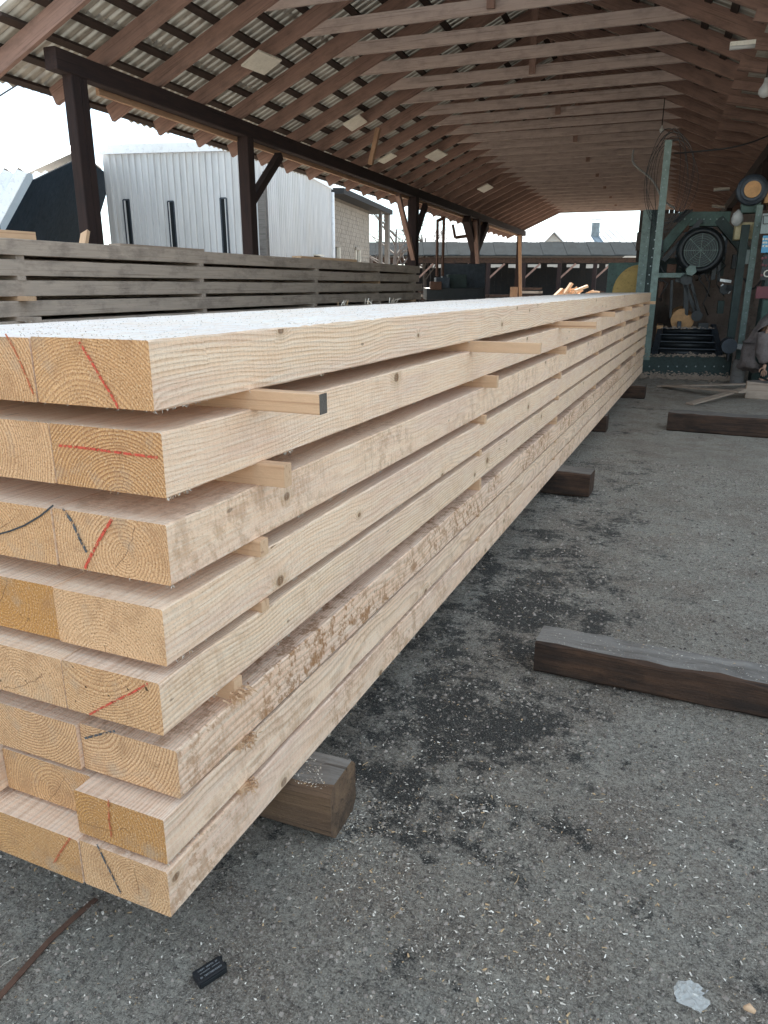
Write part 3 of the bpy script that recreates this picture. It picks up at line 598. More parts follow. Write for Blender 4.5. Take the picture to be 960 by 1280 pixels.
# stickers between the layers
SY = [1.555, 3.40, 5.63, 7.95, 10.1, 12.1, 13.9]; SYB = [1.55, 3.64, 5.75, 7.95, 10.1, 12.1, 13.9]
ORD = ['first', 'second', 'third', 'fourth', 'fifth', 'sixth', 'seventh']
for i in range(7):
    zt = ROWS[i][1]; zb = ROWS[i + 1][0]; g_ = zt - zb
    for k in range(7):
        y = (SY if i == 0 else SYB)[k] + (rnd.uniform(-.03, .03) if i else 0)
        if i == 4 and k == 0: y = 1.40
        if i >= 5 and k == 0: y = 1.40
        tip = {0: [.192, .325, .26, .12, .08, .05, .10][k], 1: [.075, .065, .04, .0, .02, .01, .02][k], 2: [.02, .02, .015, -.01, .01, .0, .0][k]}.get(i, [.006, .005, .008, -.01, .0, .01, -.01][k])
        xe = XR + tip; xs = XR - .92
        sk = rnd.uniform(-.03, .03)
        o = timber('spacer_stick', (xs, y + sk, (zt + zb) / 2), (xe, y - sk * .1, (zt + zb) / 2), .038 if i < 3 else .036, g_ + .003, [M['stick'], M['stick_end'] if (i, k) == (0, 0) else M['stick']], bev=.0015, seed=k + 1)
        far = 'nearest' if k == 0 else ('farthest' if k == 6 else '%s' % ORD[k])
        tag(o, '%s spacer stick between the %s and %s layers of the big stack%s' % (far, RN[i], RN[i + 1], ', with grey tip' if (i, k) == (0, 0) else ''), 'spacer stick', 'spacer sticks in the big stack')
# tufts of shavings caught in the gaps
for n_, (x, y, sz) in enumerate(((-1.00, 1.39, .030), (-1.00, 1.42, .022), (-1.0, 1.42, .02))):
    i = 4 + n_; z = (ROWS[i][1] + ROWS[i + 1][0]) / 2 - (.01 if n_ == 0 else 0); mb = MB(); r_ = random.Random(n_ + 5)
    for _ in range(70):
        p = Vector((x + r_.uniform(-.025, .004), y + r_.gauss(0, sz * .7), z + r_.uniform(-.012, .012))); d = Vector((r_.uniform(.2, 1), r_.uniform(-1, 1), r_.uniform(-1, .9))).normalized(); l = r_.uniform(.4, 1) * sz
        q = p + d * l; s_ = Vector((0, .0022, .001)); mb.add([p - s_, p + s_, q + s_ * .6 + Vector((0, 0, -.003)), p + d * l * .5 + Vector((.002, 0, .003))], [(0, 1, 3), (1, 2, 3), (2, 0, 3), (0, 2, 1)])
    o = mb.build('wood_shavings', M['stick'], base=(x, y, z)); tag(o, 'tuft of curled wood shavings stuck in the gap under the %s layer of the big stack' % RN[i], 'wood shavings', None, 'stuff')
# splinters standing on the top edge
mb = MB(); r_ = random.Random(3)
for (cx, cy) in ((-1.93, 3.9), (-1.93, 4.2), (-1.93, 4.6)):
    for _ in range(5):
        p = Vector((cx + r_.uniform(-.01, .02), cy + r_.uniform(-.06, .06), 1.528)); q = p + Vector((r_.uniform(-.02, .02), r_.uniform(-.05, .05), r_.uniform(.01, .035))); mb.path([p, (p + q) / 2 + Vector((0, 0, .008)), q], .0016, 4)
fb = mb.build('top_splinters', M['chip'], BEAM[(0, 2)]); fb['kind'] = 'stuff'
# sawdust crumbs on the top faces
mb = MB(); r_ = random.Random(8)
for _ in range(2600):
    y = 1.25 + 8 * r_.random() ** 1.7; x = XR - r_.random() * .90; s_ = r_.uniform(.0015, .005); z = 1.5275 - .0005; a = r_.random() * 6.28
    d1 = Vector((math.cos(a), math.sin(a), r_.uniform(-.1, .3))) * s_; d2 = Vector((-math.sin(a), math.cos(a), 0)) * s_ * .45; p = Vector((x, y, z)); mb.add([p, p + d1, p + d1 + d2, p + d2 + Vector((0, 0, .002))], [(0, 1, 2), (0, 2, 3), (0, 3, 1), (1, 3, 2)])
o = mb.build('sawdust', M['chip'], base=(XR - .4, 3, 1.53)); tag(o, 'loose sawdust crumbs lying on the top layer of the big stack', 'sawdust', None, 'stuff')

# ------------------------------------------------------------------ bearers, sleepers and scrap on the ground
def bearer(x0, x1, y, w_, h, lab, group='bearers under the big stack', sk=0, name='timber_bearer', z0=0, mats=None, bev=.014):
    o = timber(name, (x0, y - sk, z0 + h / 2), (x1, y + sk, z0 + h / 2), w_, h, mats or [M['sleeper'], M['sleeper'], M['sleeper_top']], bev=bev, segs=14, wear=.012, seed=int(abs(y) * 100) % 97 + 1)
    return tag(o, lab, 'bearer' if 'bearer' in name else 'timber', group)
bearer(-2.15, -.885, 1.712, .185, .19, 'worn brown bearer block under the near end of the big stack', sk=.02, bev=.026, mats=[M['bearer_wood'], M['bearer_wood'], M['sleeper_top']])
bearer(-2.1, -.745, 6.02, .26, .19, 'dark square bearer block under the middle of the big stack')
bearer(-2.1, -.985, 8.9, .22, .19, 'bearer block barely showing under the stack beyond its middle')
bearer(-2.1, -.80, 11.9, .25, .19, 'bearer block poking out near the far end of the big stack')
bearer(-.545, .75, 3.02, .19, .150, 'long dark brown sleeper with a dusty top lying on the dirt at the right', None, sk=-.01, name='sleeper_timber', z0=-.004)
bearer(-.335, 1.5, 9.32, .30, .215, 'middle dark timber lying on the dirt in front of the sawn scraps', None, sk=-.05, name='sleeper_timber', mats=[M['sleeper'], M['sleeper'], M['sleeper_top']])
bearer(.60, 1.7, 12.6, .30, .25, 'short pale brown timber block on the dirt beside the crouching person', None, name='sleeper_timber', mats=[M['slat'], M['slat'], M['sleeper_top']], bev=.01)
def slat(x0, y0, x1, y1, z0, z1, lab, w_=.09, h=.025):
    a = atz(x0, y0, z0); b = atz(x1, y1, z1); tag(timber('scrap_slat', a, b, w_, h, M['slat'], bev=.002), lab, 'slat', 'scrap slats in front of the saw')
slat(821, 483, 934, 480, .02, .10, 'thin pale scrap slat lying farthest back in front of the saw')
slat(832, 482, 928, 490, .045, .13, 'broad scrap slat lying crosswise between the other two', .16)
slat(862, 505, 930, 486, .02, .14, 'scrap slat angled towards the camera, propped on the timber block', .12)

# wood chips and crumbs on the dirt
def scatter(name, mat, n, gen, smin, smax, seed, lab, flat=True, zf=None, par=None):
    zf = zf or gz
    r_ = random.Random(seed); vs = []; fs = []
    for _ in range(n):
        x, y, b = gen(r_); s_ = (smin + (smax - smin) * r_.random() ** 4.2) * b; a = r_.random() * 6.283; z = zf(x, y) + .0012
        ux, uy = math.cos(a), math.sin(a)
        k = len(vs)
        if flat:
            l = s_; w_ = s_ * r_.uniform(.10, .5); cv = s_ * r_.uniform(0, .35)
            vs += [(x - ux * l - uy * w_, y - uy * l + ux * w_, z + cv * r_.random()), (x - ux * l * .8 + uy * w_, y - uy * l * .8 - ux * w_, z), (x + uy * w_, y - ux * w_, z + cv), (x - uy * w_, y + ux * w_, z + cv * .7),
                   (x + ux * l + uy * w_ * .6, y + uy * l - ux * w_ * .6, z), (x + ux * l - uy * w_ * .3, y + uy * l + ux * w_ * .3, z + cv * .6)]
            fs += [(k, k + 1, k + 2, k + 3), (k + 3, k + 2, k + 4, k + 5)]
        else:
            vs += [(x + s_ * ux, y + s_ * uy, z - .002), (x - s_ * uy * r_.uniform(.6, 1), y + s_ * ux, z - .002), (x - s_ * ux, y - s_ * uy * .8, z - .002), (x + s_ * uy, y - s_ * ux, z - .002), (x + s_ * .2 * r_.uniform(-1, 1), y, z + s_ * r_.uniform(.4, .9))]
            fs += [(k, k + 1, k + 4), (k + 1, k + 2, k + 4), (k + 2, k + 3, k + 4), (k + 3, k, k + 4)]
    m = bpy.data.meshes.new(name); m.from_pydata(vs, [], fs); m.materials.append(M[mat]); o = bpy.data.objects.new(name, m); COL.objects.link(o)
    tag(o, lab, name.replace('_', ' '), None, 'stuff'); return o
def gen_chip(r_):
    while True:
        y = .55 + 9.5 * r_.random() ** 2.1; x = r_.uniform(-2.4, 2.4) if y > 3 else r_.uniform(-2.2, .9)
        d = noise.noise((x * .9 + 4, y * .9, 0)) + .6 * noise.noise((x * 3, y * 3, 2)) + .75 * math.exp(-((x + .45) ** 2 + (y - 1.85) ** 2) / .35)
        if r_.random() < .10 + max(0, d) ** 1.5: return x, y, .75 + .25 * min(1, max(0, d)) + .04 * y
def gen_dust(r_):
    y = .5 + 7 * r_.random() ** 1.8; return r_.uniform(-2.2, 1.6), y, 1 + .1 * y
scatter('wood_chips', 'chip', 34000, gen_chip, .0010, .0082, 1, 'small pale wood chips strewn over the dirt beside the stack')
scatter('sawdust_grains', 'chip', 120000, gen_dust, .0007, .0034, 2, 'fine pale sawdust grains sprinkled over the near dirt')
scatter('dirt_crumbs', 'clod', 60000, gen_dust, .0012, .0090, 4, 'small dark dirt crumbs all over the near ground', False)
def gen_drift(r_):
    k = r_.random()
    if k < .5: x = r_.uniform(-.55, .8); y = 3.02 + r_.choice((-1, 1)) * (.10 + abs(r_.gauss(0, .07))); return x, y, .8
    if k < .75: x = -.885 + abs(r_.gauss(0, .08)); y = r_.uniform(1.55, 1.9); return x, y, .8
    x = r_.gauss(-.62, .22); y = 1.62 + r_.gauss(0, .28); return x, y, .9
scatter('sawdust_drift', 'chip', 9000, gen_drift, .0008, .0050, 15, 'pale sawdust gathered against the bearer and the long sleeper')
scatter('chips_on_bearer', 'chip', 700, lambda r_: (r_.uniform(-1.05, -.90), r_.uniform(1.635, 1.79), .8), .0010, .006, 16, 'pale chips lying on top of the near bearer block', zf=lambda x, y: .188)
scatter('chips_on_sleeper', 'chip', 1400, lambda r_: (r_.uniform(-.53, .74), 3.02 + r_.uniform(-.08, .08), .8), .0010, .006, 17, 'pale chips and dust lying on top of the long sleeper', zf=lambda x, y: .148)
mb = MB(); r_ = random.Random(12)
for _ in range(130):
    x, y, b = gen_chip(r_); a = r_.random() * 6.28; l = r_.uniform(.008, .028); z = gz(x, y) + .003; d = Vector((math.cos(a), math.sin(a), 0)); e = Vector((-d.y, d.x, 0)) * l * .25
    p = Vector((x, y, z)); mb.path([p - d * l, p + e * r_.uniform(-1, 1), p + d * l], .0011, 3, caps=False)
o = mb.build('wood_splinters', M['chip'], base=(0, 2, 0)); tag(o, 'thin pale splinters scattered on the near dirt', 'splinters', None, 'stuff')

# black plastic block with pale print, crumpled film, rusty strip
t0 = atz(262, 1212, .01); dirn = (atz(293, 1194, .01) - atz(243, 1226, .01)); an = math.atan2(dirn.y, dirn.x)
bx = thing('plastic_block', 'small black plastic block with pale print lying on the dirt below the stack corner', 'plastic block', (t0.x, t0.y, gz(t0.x, t0.y)), an)
fr = MW[bx.name]
mb = MB(fr); mb.box((-.037, -.021, .001), (.037, .021, .021)); mb.build('casing', M['charcoal_cloth'], bx, bevel=.003)
mb = MB(fr)
for s_ in (-1, 1): mb.box((-.034, s_ * .0212, .006), (.034, s_ * .024, .017))
mb.box((.037, -.006, .004), (.044, .004, .012)); mb.box((.036, .012, .005), (.042, .017, .022)); mb.build('lug', M['black'], bx, bevel=.001)
mb = MB(fr)
r_ = random.Random(4)
for ry, h_ in ((.011, .0042), (.002, .0022), (-.0095, .0048)):
    x = -.029
    while x < .028:
        l = r_.uniform(.0016, .0036); k = r_.random()
        if k > .12:
            mb.box((x, ry - h_ / 2, .0210), (x + l * .35, ry + h_ / 2, .0214)); mb.box((x, ry + h_ / 2 - .001, .0210), (x + l, ry + h_ / 2, .02141))
            if k > .5: mb.box((x + l * .7, ry - h_ / 2, .0210), (x + l, ry, .02142))
        x += l + .0012
pr = mb.build('print', M['print'], bx)
t1 = atz(865, 1243, .0); mb = MB(); vs = []; n_ = 13
r_ = random.Random(2); sh = [(-.032, -.028), (.020, -.036), (.040, -.004), (.022, .010), (.036, .030), (.004, .038), (-.030, .030), (-.040, .004)]
for j in range(n_):
    for i in range(n_):
        u = i / (n_ - 1) * 2 - 1; v = j / (n_ - 1) * 2 - 1; a = math.atan2(v, u); rad = max(abs(u), abs(v)); k = (a + math.pi) / (2 * math.pi) * 8; i0 = int(k) % 8; f = k - int(k)
        sx = sh[i0][0] * (1 - f) + sh[(i0 + 1) % 8][0] * f; sy = sh[i0][1] * (1 - f) + sh[(i0 + 1) % 8][1] * f
        R0 = .036 + .009 * math.sin(3 * a + 1) + .004 * math.sin(7 * a)
        vs.append((t1.x + sx * rad * 1.05 + .003 * noise.noise((u * 3, v * 3, 1)), t1.y + sy * rad * 1.05, gz(t1.x, t1.y) + .002 + .012 * abs(noise.noise((u * 2.2, v * 2.2, 7))) + .006 * noise.noise((u * 6, v * 6, 2))))
mb.add(vs, [(j * n_ + i, j * n_ + i + 1, (j + 1) * n_ + i + 1, (j + 1) * n_ + i) for j in range(n_ - 1) for i in range(n_ - 1)])
o = mb.build('crumpled_film', M['film'], base=(t1.x, t1.y, 0)); tag(o, 'crumpled scrap of clear plastic film on the dirt at the lower right', 'plastic scrap')
q_ = atz(936, 1264, 0); mb = MB(); mb.path([(q_.x - .012, q_.y, .004), (q_.x, q_.y + .002, .009), (q_.x + .013, q_.y - .002, .005)], .009, 7, radii=[.004, .010, .005]); o = mb.build('tan_pebble', M['stick'], base=(q_.x, q_.y, 0), smooth=True); tag(o, 'small tan wood crumb beside the plastic film at the lower right corner', 'wood crumb')
pts = [atz(x, y, .004) for x, y in ((-30, 1275), (0, 1243), (30, 1208), (62, 1172), (90, 1145), (120, 1120))]
mb = MB()
for a, b in zip(pts[:-1], pts[1:]): mb.bar(a + Vector((0, 0, .002 + gz(a.x, a.y))), b + Vector((0, 0, .002 + gz(b.x, b.y))), .016, .003)
o = mb.build('rusty_strip', M['rust'], base=(pts[2].x, pts[2].y, 0)); tag(o, 'thin rusty red strip half sunk in the dirt below the stack end', 'metal strip')

# ------------------------------------------------------------------ the grey stack on the left
XL = -6.95; LY0 = 3.2; LY1 = 18.66; GT = 2.12; GH = .167; GP = .2135
SPL = [5.0, 6.15, 9.35, 12.9, 15.9, 18.1]
GN = ['top', 'second', 'third', 'fourth', 'fifth', 'sixth', 'seventh', 'eighth', 'ninth']
for i in range(9):
    zt = GT - i * GP
    for c in range(3):
        xo = rnd.uniform(-.015, .015); x = XL - .15 - c * .30 + xo
        o = timber('grey_beam', (x, LY0 + rnd.uniform(0, .2), zt - GH / 2), (x, LY1 - rnd.uniform(0, .35) - (.1 if i % 2 else 0), zt - GH / 2), .285, GH, [M['grey_wood'], M['grey_end']], bev=.004, segs=60, wear=.003, seed=200 + i * 3 + c)
        tag(o, '%s-layer greyed sawn beam in the %s of the stack by the shed posts' % (GN[i], ['front column facing the camera', 'middle column', 'back column'][c]), 'beam', 'beams of the grey stack')
    o = timber('grey_beam', (XL - 1.06, LY0 + .3, zt - .10 - GH / 2), (XL - 1.06, LY1 - .4, zt - .10 - GH / 2), .25, GH, [M['grey_wood'], M['grey_end']], bev=.004, segs=8, wear=.003, seed=300 + i)
    tag(o, '%s-layer greyed beam in the slim lower stack right behind the grey stack' % GN[i], 'beam', 'beams of the slim stack behind')
    if i < 8:
        for y, wh_ in ((4.4, 'nearest'), (9, 'second'), (13.4, 'third'), (17.6, 'farthest')): tag(timber('grey_stack_spacer', (XL - 1.18, y, zt - .10 - GH - (GP - GH) / 2), (XL - .94, y, zt - .10 - GH - (GP - GH) / 2), .1, GP - GH, M['grey_end']), '%s small spacer under the %s layer of the slim stack behind the grey stack' % (wh_, GN[i]), 'spacer stick', 'spacers of the slim stack behind')
        for k, y in enumerate(SPL):
            tip = rnd.uniform(-.04, .01); g_ = GP - GH; yy = y + rnd.uniform(-.08, .08)
            if k == 1 and i > 1: tip = rnd.uniform(.05, .25)
            o = timber('grey_stack_spacer', (XL - .92, yy, zt - GH - g_ / 2), (XL + tip, yy, zt - GH - g_ / 2), .11 if k % 2 else .09, g_ + .002, M['stick'] if (i * 3 + k) % 7 == 0 else M['grey_wood'], bev=.002)
            tag(o, 'spacer under the %s layer of the grey stack, %s' % (GN[i], ['at its near end', 'second from its near end', 'third from its near end', 'just beyond its middle', 'second from its far end', 'at its far end'][k]), 'spacer stick', 'spacers in the grey stack')
for x0, x1, nm, y_, sd in ((-7.25, 0, 'pale board end lying on the grey stack at the far left', 5.95, 0), (0, 0, 'thin flat board lying on top of the grey stack by the metal shed', 8.2, 1), (0, 0, 'flat board lying on top of the grey stack towards its far end', 13.4, 2)):
    a = ((-7.25, 4.4, 2.165), (-7.15, 6.52, 2.165)) if sd == 0 else (((-7.2, 7.9, 2.140), (-7.15, 9.6, 2.140)) if sd == 1 else ((-7.2, 12.6, 2.145), (-7.1, 14.8, 2.145)))
    tag(timber('loose_board', *a, .2, .09 if sd == 0 else (.04 if sd == 1 else .05), M['stick'] if sd != 1 else M['slat'], bev=.003), nm, 'board', 'loose boards on the grey stack')
for k in range(4):
    y = (4, 8.5, 13, 17.5)[k]; tag(timber('timber_bearer', (XL - .95, y, (GT - 8 * GP - GH) / 2), (XL + .1, y, (GT - 8 * GP - GH) / 2), .25, GT - 8 * GP - GH, M['sleeper'], bev=.01), 'bearer under the grey stack, %s' % ['nearest the camera', 'second from the camera', 'third from the camera', 'at its far end'][k], 'bearer', 'bearers under the grey stack')
p = atd(100, 300, 10.2); q = atd(106, 284, 10.4); tag(timber('short_stake', (p.x, p.y, 2.05), (q.x, q.y, 2.36), .14, .05, M['stick'], up=(0, 1, 0)), 'short pale stake leaning against the first shed post above the grey stack', 'stake')

# ------------------------------------------------------------------ yard behind, on the left
def ribwall(name, A, B, z0, z1, mat, parent, nrm, pitch=.25, dep=.075, panel=1.0, holes=()):
    A = Vector((A[0], A[1], 0)); B = Vector((B[0], B[1], 0)); d = (B - A).normalized(); L = (B - A).length; n_ = Vector(nrm).normalized(); k = max(1, int(round(L / panel))); pw = L / k
    up = Vector((0, 0, 1))
    for i in range(k):
        m = max(1, int(round(pw / pitch))); pp = pw / m; mb = MB(); pr = []
        for j in range(m):
            x = i * pw + j * pp; pr += [(x, 0), (x + pp * .50, 0), (x + pp * .60, dep), (x + pp * .9, dep)]
        pr += [((i + 1) * pw - .002, 0)]
        vs = []
        zt0 = z1 if not callable(z1) else z1(i * pw); zt1 = z1 if not callable(z1) else z1((i + 1) * pw)
        for (x, q) in pr:
            f = (x - i * pw) / pw; zt = zt0 + (zt1 - zt0) * f
            for off in (0, -.02):
                b = A + d * x + n_ * (q + off); vs += [b + up * z0, b + up * zt]
        fs = []; N_ = len(pr)
        for j in range(N_ - 1):
            a = j * 4; fs += [(a, a + 4, a + 5, a + 1), (a + 2, a + 3, a + 7, a + 6), (a + 1, a + 5, a + 7, a + 3), (a, a + 2, a + 6, a + 4)]
        fs += [(0, 1, 3, 2), ((N_ - 1) * 4, (N_ - 1) * 4 + 2, (N_ - 1) * 4 + 3, (N_ - 1) * 4 + 1)]
        mb.add(vs, fs); mb.build(name, mat, parent)
A = atd(129, 187, 26.0); ZT = A.z; B = atz(322, 181.5, ZT); Cc = atz(412, 232, ZT)
ms = thing('metal_shed', 'tall pale ribbed metal shed with three dark slit windows behind the grey stack', 'shed', (A.x, A.y, 0))
vw = Vector((0, 0, 0)) - A; vw.z = 0
n1 = Vector((-(B - A).y, (B - A).x, 0)).normalized(); n1 = n1 if n1.dot(vw) > 0 else -n1
n2 = Vector((-(Cc - B).y, (Cc - B).x, 0)).normalized(); n2 = n2 if n2.dot(-B) > 0 else -n2
ribwall('cladding_panel', A, B, 0, ZT - .02, M['galv'], ms, n1); ribwall('cladding_panel', B, Cc, 0, ZT - .02, M['galv'], ms, n2)
D = A - n1 * 9; E_ = D + (Cc - B)
nl = (A - B).normalized()
ribwall('cladding_panel', D, A, 0, ZT - .02, M['galv'], ms, nl, panel=3)
Dm = Cc - n1 * 0 + (D - A) * .6
mb = MB(); mb.prism([Vector((p.x, p.y, ZT - .05)) for p in (A - n1 * .05, B - n1 * .05, Cc - n2 * .05, Cc - n2 * 6, D)], (0, 0, .12)); mb.build('roof_deck', M['white_metal'], ms)
def trim(p, q, w_, h_, z, nm='roof_trim', mat='white_metal', off=n1 * .13): a = Vector((p.x, p.y, z)) + off; b = Vector((q.x, q.y, z)) + off; MB().bar(a, b, w_, h_).build(nm, M[mat], ms)
trim(A - (B - A).normalized() * .1, B, .06, .3, ZT - .02); trim(B, Cc, .06, .3, ZT - .02, off=n2 * .13)
for x0, x1, yt in ((155, 162.5, 250), (210.5, 218, 252), (276, 283.5, 248)):
    def onw(x, y):
        r = ray(x, y); t = (A - C0).dot(n1) / r.dot(n1); return C0 + r * t
    a = onw(x0, yt); b = onw(x1, yt); wn = MB(); e = n1
    wn.prism([Vector((a.x, a.y, a.z)) + e * .03, Vector((b.x, b.y, a.z)) + e * .03, Vector((b.x, b.y, 1.2)) + e * .03, Vector((a.x, a.y, 1.2)) + e * .03], e * .04); f = wn.build('slit_window', M['glass'], ms)
    d_ = (b - a); d_.z = 0; d_.normalize(); fm = MB()
    for s_ in (a, b): fm.bar(Vector((s_.x, s_.y, 1.2)) + e * .06, Vector((s_.x, s_.y, a.z)) + e * .06, .05, .05, up=d_)
    fm.bar(Vector((a.x, a.y, a.z)) + e * .06, Vector((b.x, b.y, a.z)) + e * .06, .05, .05); f2 = fm.build('frame', M['iron'], f)
mb = MB(); p = atd(196, 182, 29.5); mb.box((p.x - .2, p.y - .2, ZT), (p.x + .2, p.y + .2, ZT + .42)); v_ = mb.build('vent_stack', M['white_metal'], ms)
mb = MB()
for sx in (-1, 1):
    for sy in (-1, 1): mb.bar((p.x + sx * .17, p.y + sy * .17, ZT + .4), (p.x + sx * .17, p.y + sy * .17, ZT + .66), .03, .03)
mb.prism([(p.x - .42, p.y - .42, ZT + .66), (p.x + .42, p.y - .42, ZT + .66), (p.x + .42, p.y + .42, ZT + .68), (p.x - .42, p.y + .42, ZT + .68)], (0, 0, .05)); mb.build('vent_cap', M['white_metal'], v_)
q = B + n1 * .18 - n2 * 0; mb = MB(); mb.bar((q.x + .10, q.y + .1, 0), (q.x + .1, q.y + .1, ZT - 1.2), .28, .22); mb.build('corner_post', M['pole'], ms)
q = atd(330, 240, 25.5); MB().path([(q.x, q.y, 0), (q.x, q.y, 2.6), (q.x + .03, q.y, 2.7), (q.x + .03, q.y, 5.4)], .055, 8).build('downpipe', M['black'], ms, smooth=True)
q = Cc + n2 * .12; MB().path([(q.x, q.y, 0), (q.x, q.y, ZT - .3)], .10, 8).build('corner_pipe', M['white_metal'], ms, smooth=True)
q = atd(401, 317, 33.2); mb = MB(); dd = (Cc - B).normalized(); qq = Vector((q.x, q.y, 0)); t_ = (B - qq).dot(n2); qq = qq + n2 * (t_ + .08)
mb.prism([qq + Vector((0, 0, 2.35)) - dd * .5, qq + Vector((0, 0, 2.35)) + dd * .5, qq + Vector((0, 0, 2.95)) + dd * .5, qq + Vector((0, 0, 2.95)) - dd * .5], n2 * .05); f = mb.build('small_window', M['glass'], ms)
mb = MB(); mb.bar(qq + Vector((0, 0, 2.32)) - dd * .55 + n2 * .06, qq + Vector((0, 0, 2.32)) + dd * .55 + n2 * .06, .1, .08); mb.bar(qq + Vector((0, 0, 2.97)) - dd * .6 + n2 * .1, qq + Vector((0, 0, 2.97)) + dd * .6 + n2 * .1, .2, .05); mb.build('frame', M['white'], f)

# block building with dark eave
a = atd(411, 240, 37.6); b = atd(461, 256, 45.5); zt = 6.1
bb = thing('block_building', 'small grey block building with dark overhanging eave beyond the metal shed', 'building', (a.x, a.y, 0))
d = (b - a); d.z = 0; L = d.length; d.normalize(); n_ = Vector((d.y, -d.x, 0)); n_ = n_ if n_.dot(-a) > 0 else -n_
WH = [(1.2, 2.35, 1.0, 1.2), (5.9, 2.3, .8, 1.05)]   # window: along, z0, width, height
ws = []
for x, y0_, y1_, w_ in ((420, 328, 309, 1.0), (446.5, 325, 313, .9)):
    r = ray(x, y0_); t = (a - C0).dot(n_) / r.dot(n_); p = C0 + r * t; r2 = ray(x, y1_); p2 = C0 + r2 * ((a - C0).dot(n_) / r2.dot(n_)); ws.append(((p - a).dot(d), p.z - .4, w_, p2.z - p.z + .4))
mb = MB(); rr = int(zt / .22)
for j in range(rr):
    x = -(.2 if j % 2 else 0)
    while x < L:
        x0 = max(0, x); x1 = min(L, x + .43); z0 = j * .22; cx = (x0 + x1) / 2
        if x1 - x0 > .05 and not any(abs(cx - w0) < ww / 2 and z0 + .1 > zz and z0 + .1 < zz + hh for w0, zz, ww, hh in ws):
            p = Vector((a.x, a.y, z0)) + d * x0; o_ = rnd.uniform(0, .012); mb.prism([p, p + d * (x1 - x0 - .012), p + d * (x1 - x0 - .012) + Vector((0, 0, .207)), p + Vector((0, 0, .207))], n_ * (.02 + o_))
        x += .445
q = mb.build('wall_blocks', M['block'], bb); q['kind'] = 'stuff'
mb = MB(); p = Vector((a.x, a.y, 0)); mb.prism([p, p + d * L, p + d * L + Vector((0, 0, zt)), p + Vector((0, 0, zt))], n_ * -.02); mb.build('wall', M['mortar'], bb)
mb = MB(); p2 = p + d * L; mb.prism([p2, p2 - n_ * 6, p2 - n_ * 6 + Vector((0, 0, zt)), p2 + Vector((0, 0, zt))], d * -.2); mb.build('wall', M['block'], bb)
for w0, zz, ww, hh in ws:
    c_ = p + d * w0 + Vector((0, 0, zz)); mb = MB(); mb.prism([c_ - d * ww / 2, c_ + d * ww / 2, c_ + d * ww / 2 + Vector((0, 0, hh)), c_ - d * ww / 2 + Vector((0, 0, hh))], n_ * .012); f = mb.build('window', M['glass'], bb)
    mb = MB(); k = n_ * .05
    for s_ in (-1, 1): mb.bar(c_ + d * s_ * ww / 2 + k, c_ + d * s_ * ww / 2 + k + Vector((0, 0, hh)), .1, .1, up=d)
    mb.bar(c_ + k + d * ww * .12, c_ + k + d * ww * .12 + Vector((0, 0, hh)), .3, .06, up=d); mb.bar(c_ + k - d * ww / 2, c_ + k + d * ww / 2, .1, .1); mb.build('frame', M['white'], f)
    MB().bar(c_ - d * (ww / 2 + .15) + n_ * .07 + Vector((0, 0, hh + .08)), c_ + d * (ww / 2 + .15) + n_ * .07 + Vector((0, 0, hh + .08)), .1, .16).build('lintel', M['block'], bb)
mb = MB(); t0_ = p + Vector((0, 0, zt)) + n_ * .9 - d * .3; mb.prism([t0_, t0_ + d * (L + 3.2), t0_ + d * (L + 3.2) - n_ * 8 + Vector((0, 0, .3)), t0_ - n_ * 8 + Vector((0, 0, .3))], (0, 0, .28)); mb.build('roof', M['plank_dark'], bb)
pp = p + d * (L + 2.6) + n_ * .6; timber('porch_post', (pp.x, pp.y, 0), (pp.x, pp.y, zt), .28, .28, M['pole'], bb, up=(0, 1, 0))
pp = p + d * (L + .6) + n_ * .6; timber('porch_post', (pp.x, pp.y, 0), (pp.x, pp.y, zt), .2, .2, M['pole'], bb, up=(0, 1, 0))

# gambrel barn with folded white sheets, dark end wall
K = atd(33, 217, 20.0); Rg = atd(97, 188, 24.0); G0 = Vector((F_.x, F_.y, 0)).normalized(); Fq = atd(0, 279, 19.5); dK = Fq - K; Ft = K + dK * (K.z / -dK.z)
Bk = atd(136, 214, 28.0); Bf = atd(150, 214, 29.5); Bf.z = 0; ax = (-R_ + G0 * .12).normalized()
pn = (K - Ft).cross(Rg - K).normalized()
def onp(x, y): r = ray(x, y); return C0 + r * ((K - C0).dot(pn) / r.dot(pn))
b1 = onp(134, 216)
if 20 < (b1 - C0).dot(F_) < 60: Bk = b1; Bf = Bk + Vector((0, 0, 1)).cross(pn).normalized() * .01; e_ = (Ft - K) - (Ft - K).project(Rg - K); Bf = Bk + e_ * (Bk.z / -e_.z) if e_.z < 0 else Bf
barn = thing('gambrel_barn', 'dark gambrel barn with folded white sheet roof at the far left', 'barn', (K.x, K.y, 0))
prof = [Ft, K, Rg, Bk, Bf]; cen = Vector((0, 0, 0))
for p in prof: cen += p / 5
mb = MB(); n0 = G0 * .35
vs = [p + n0 - Vector((0, 0, .10)) for p in prof] + [cen + n0]; vs[0].z = 0; vs[4].z = 0
for p in (0, 1, 2, 3, 4): mb.add([vs[p], vs[(p + 1) % 5], vs[5], vs[p] + G0 * .1, vs[(p + 1) % 5] + G0 * .1, vs[5] + G0 * .1], [(0, 1, 2), (3, 5, 4), (0, 3, 4, 1)])
mb.build('end_wall', M['navy'], barn)
